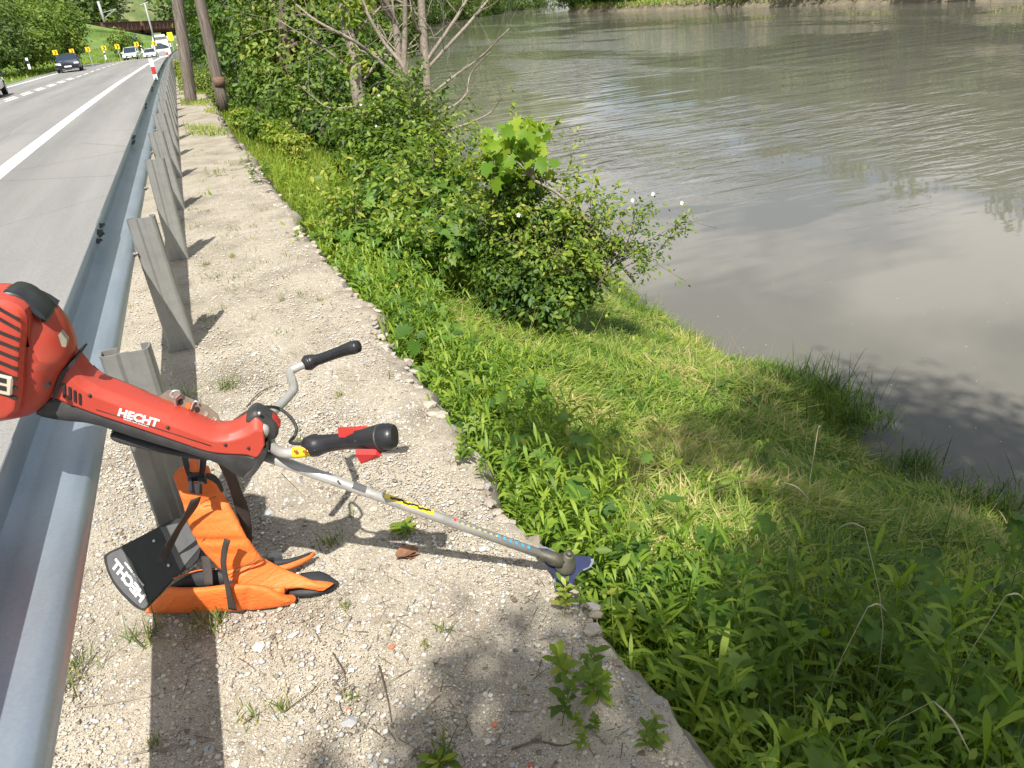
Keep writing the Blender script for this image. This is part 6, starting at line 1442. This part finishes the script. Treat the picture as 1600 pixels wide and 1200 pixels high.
# wood on the hill: one mass
v_ = Veg(); C, R = [], []
rg = random.Random(11)
for k in range(620):
    x = rg.uniform(-130, 330); y = 228+105*rg.random()**2.4+max(0, x-60)*1.25
    if -12 < x < -2.5 and y < 243 and rg.random() < .85: continue
    z = track_z(x)+(y-226-max(0, x-60)*1.25)*.6; h = rg.uniform(5, 10)
    for q in range(3): C.append((x+rg.gauss(0, 1.5), y+rg.gauss(0, 1.5), z+h*(.3+.3*q))); R.append((rg.uniform(2.2, 3.6),)*2+(rg.uniform(1.8, 3),))
for k in range(60):
    x = rg.uniform(-75, -18); y = rg.uniform(110, 185); z = left_z(x, y)
    for q in range(3): C.append((x+rg.gauss(0, 1), y, z+2+2.2*q)); R.append((rg.uniform(2, 3.2),)*2+(2.2,))
P, nr, k = crown_points(90000, C, R, .3); cv = np.array([rg.uniform(-.3, .3) for _ in C])[k]
template_leaves(v_, BX_V, BX_F, P, nr, RG.uniform(.7, 1.5, len(P)), np.clip(RG.uniform(.05, .9, len(P))+cv, 0, 1))
o = v_.build('hill_wood', M['far']); tag(o, 'mixed green wood covering the hill behind the railway', 'wood', kind='stuff')
# near-bank point seen past the bare tree, and the trees of the opposite bank
kinds = []
for j, (mt, lbk) in enumerate((('far', 'mid green'), ('farlight', 'light green'), ('dark', 'dark green'))):
    t = empty('far_tree'); bl_ = blob(0, 0, 0, 1.0, 1.0, 12, 40+j)
    foliage('crown', 4200, [c for c, q in bl_]+[(0, 0, .16), (.2, .1, .12), (-.2, 0, .12)], [q for c, q in bl_]+[(.34, .34, .16)]*3, .048, M[mt], t, 'bx', .35)
    tube('trunk', [(0, 0, -.05), (0, 0, .5)], [.03, .015], M['bark'], t, 6); kinds.append((t, lbk))
used = [False]*3
ORD = ['first', 'second', 'third', 'fourth', 'fifth', 'sixth', 'seventh', 'eighth', 'ninth', 'tenth']
def nth(i): return ORD[i] if i < 10 else ['eleventh', 'twelfth', 'thirteenth', 'fourteenth', 'fifteenth', 'sixteenth', 'seventeenth', 'eighteenth', 'nineteenth', 'twentieth'][i-10] if i < 20 else '%dth' % (i+1)
def place(x, y, z, w, h, j, label, group):
    t, lk = kinds[j]
    if used[j]: t = copy_tree(t)
    used[j] = True
    t.location = (x, y, z); t.scale = (w, w, h); t.rotation_euler = (0, 0, random.uniform(0, 6.28)); tag(t, label % lk, 'tree', group)
pts = [(24, 112), (27, 124), (31, 134), (35, 146), (40, 157), (45, 167), (50, 177), (56, 186), (62, 195), (69, 206), (76, 218), (84, 230), (92, 240), (21, 104), (17, 92), (14, 80)]
pts += [(100, 252), (110, 262), (122, 274)]
for i, (x, y) in enumerate(pts):
    for q in range(2 if y > 110 else 1):
        place(x-1.5-6*q+random.uniform(-1, 1), y+5*q, WATER+.3+q*1.5, random.uniform(7, 10), random.uniform(8, 13)+3*q, random.choice([0, 0, 1, 2]), '%s tree, '+nth(i)+(' of the front row' if q == 0 else ' of the back row')+' on the wooded point beyond the bare tree', 'trees on the wooded point')
for i in range(58):
    y = 15+i*2.7; x = float(np.interp(y, [p[1] for p in FB[1:8]], [p[0] for p in FB[1:8]]))
    if 92 < y < 128: x += 5
    place(x+3.5+random.uniform(-1.5, 2.5), y, WATER+1.2, random.uniform(6, 9), random.uniform(9, 14), random.choice([0, 1, 2, 2]), '%s tree, '+nth(57-i)+' from the far end of the row lining the opposite bank', 'trees on the opposite bank')
for i in range(26):
    y = 20+i*7; x = float(np.interp(y, [p[1] for p in FB[1:8]], [p[0] for p in FB[1:8]]))
    place(x+14+random.uniform(-2, 4), y, WATER+3.5, random.uniform(9, 12), random.uniform(14, 19), random.choice([0, 1, 2]), '%s taller tree, '+nth(25-i)+' from the far end of the back row across the river', 'taller trees across the river')
# pale grass and roots at the foot of the opposite bank
vv = Veg(); n = 9000; y = RG.uniform(20, 165, n); x = np.interp(y, [p[1] for p in FB[1:8]], [p[0] for p in FB[1:8]])+RG.uniform(.1, 2.2, n)
grass(vv, np.stack([x, y, np.full(n, WATER+.4)+RG.uniform(0, .8, n)], 1), .5, 1.2, .12, (.1, .8), (.2, 1), (.2, 1)); o = vv.build('bank_grass', M['cut']); tag(o, 'pale grass along the foot of the opposite bank', 'grass', kind='stuff')
# meadow tufts on the far roadside
vv = Veg(); n = 14000; y = RG.uniform(30, 165, n); x = np.array([-11.2+road_dx(t) for t in y])-RG.uniform(0, 12, n)**1.0
grass(vv, np.stack([x, y, np.array([left_z(a_, b_) for a_, b_ in zip(x, y)])], 1), .25, .6, .07, (.1, .8), (.2, 1), (.2, 1)); o = vv.build('verge_grass', M['fresh']); tag(o, 'long grass on the far roadside verge', 'grass', kind='stuff')
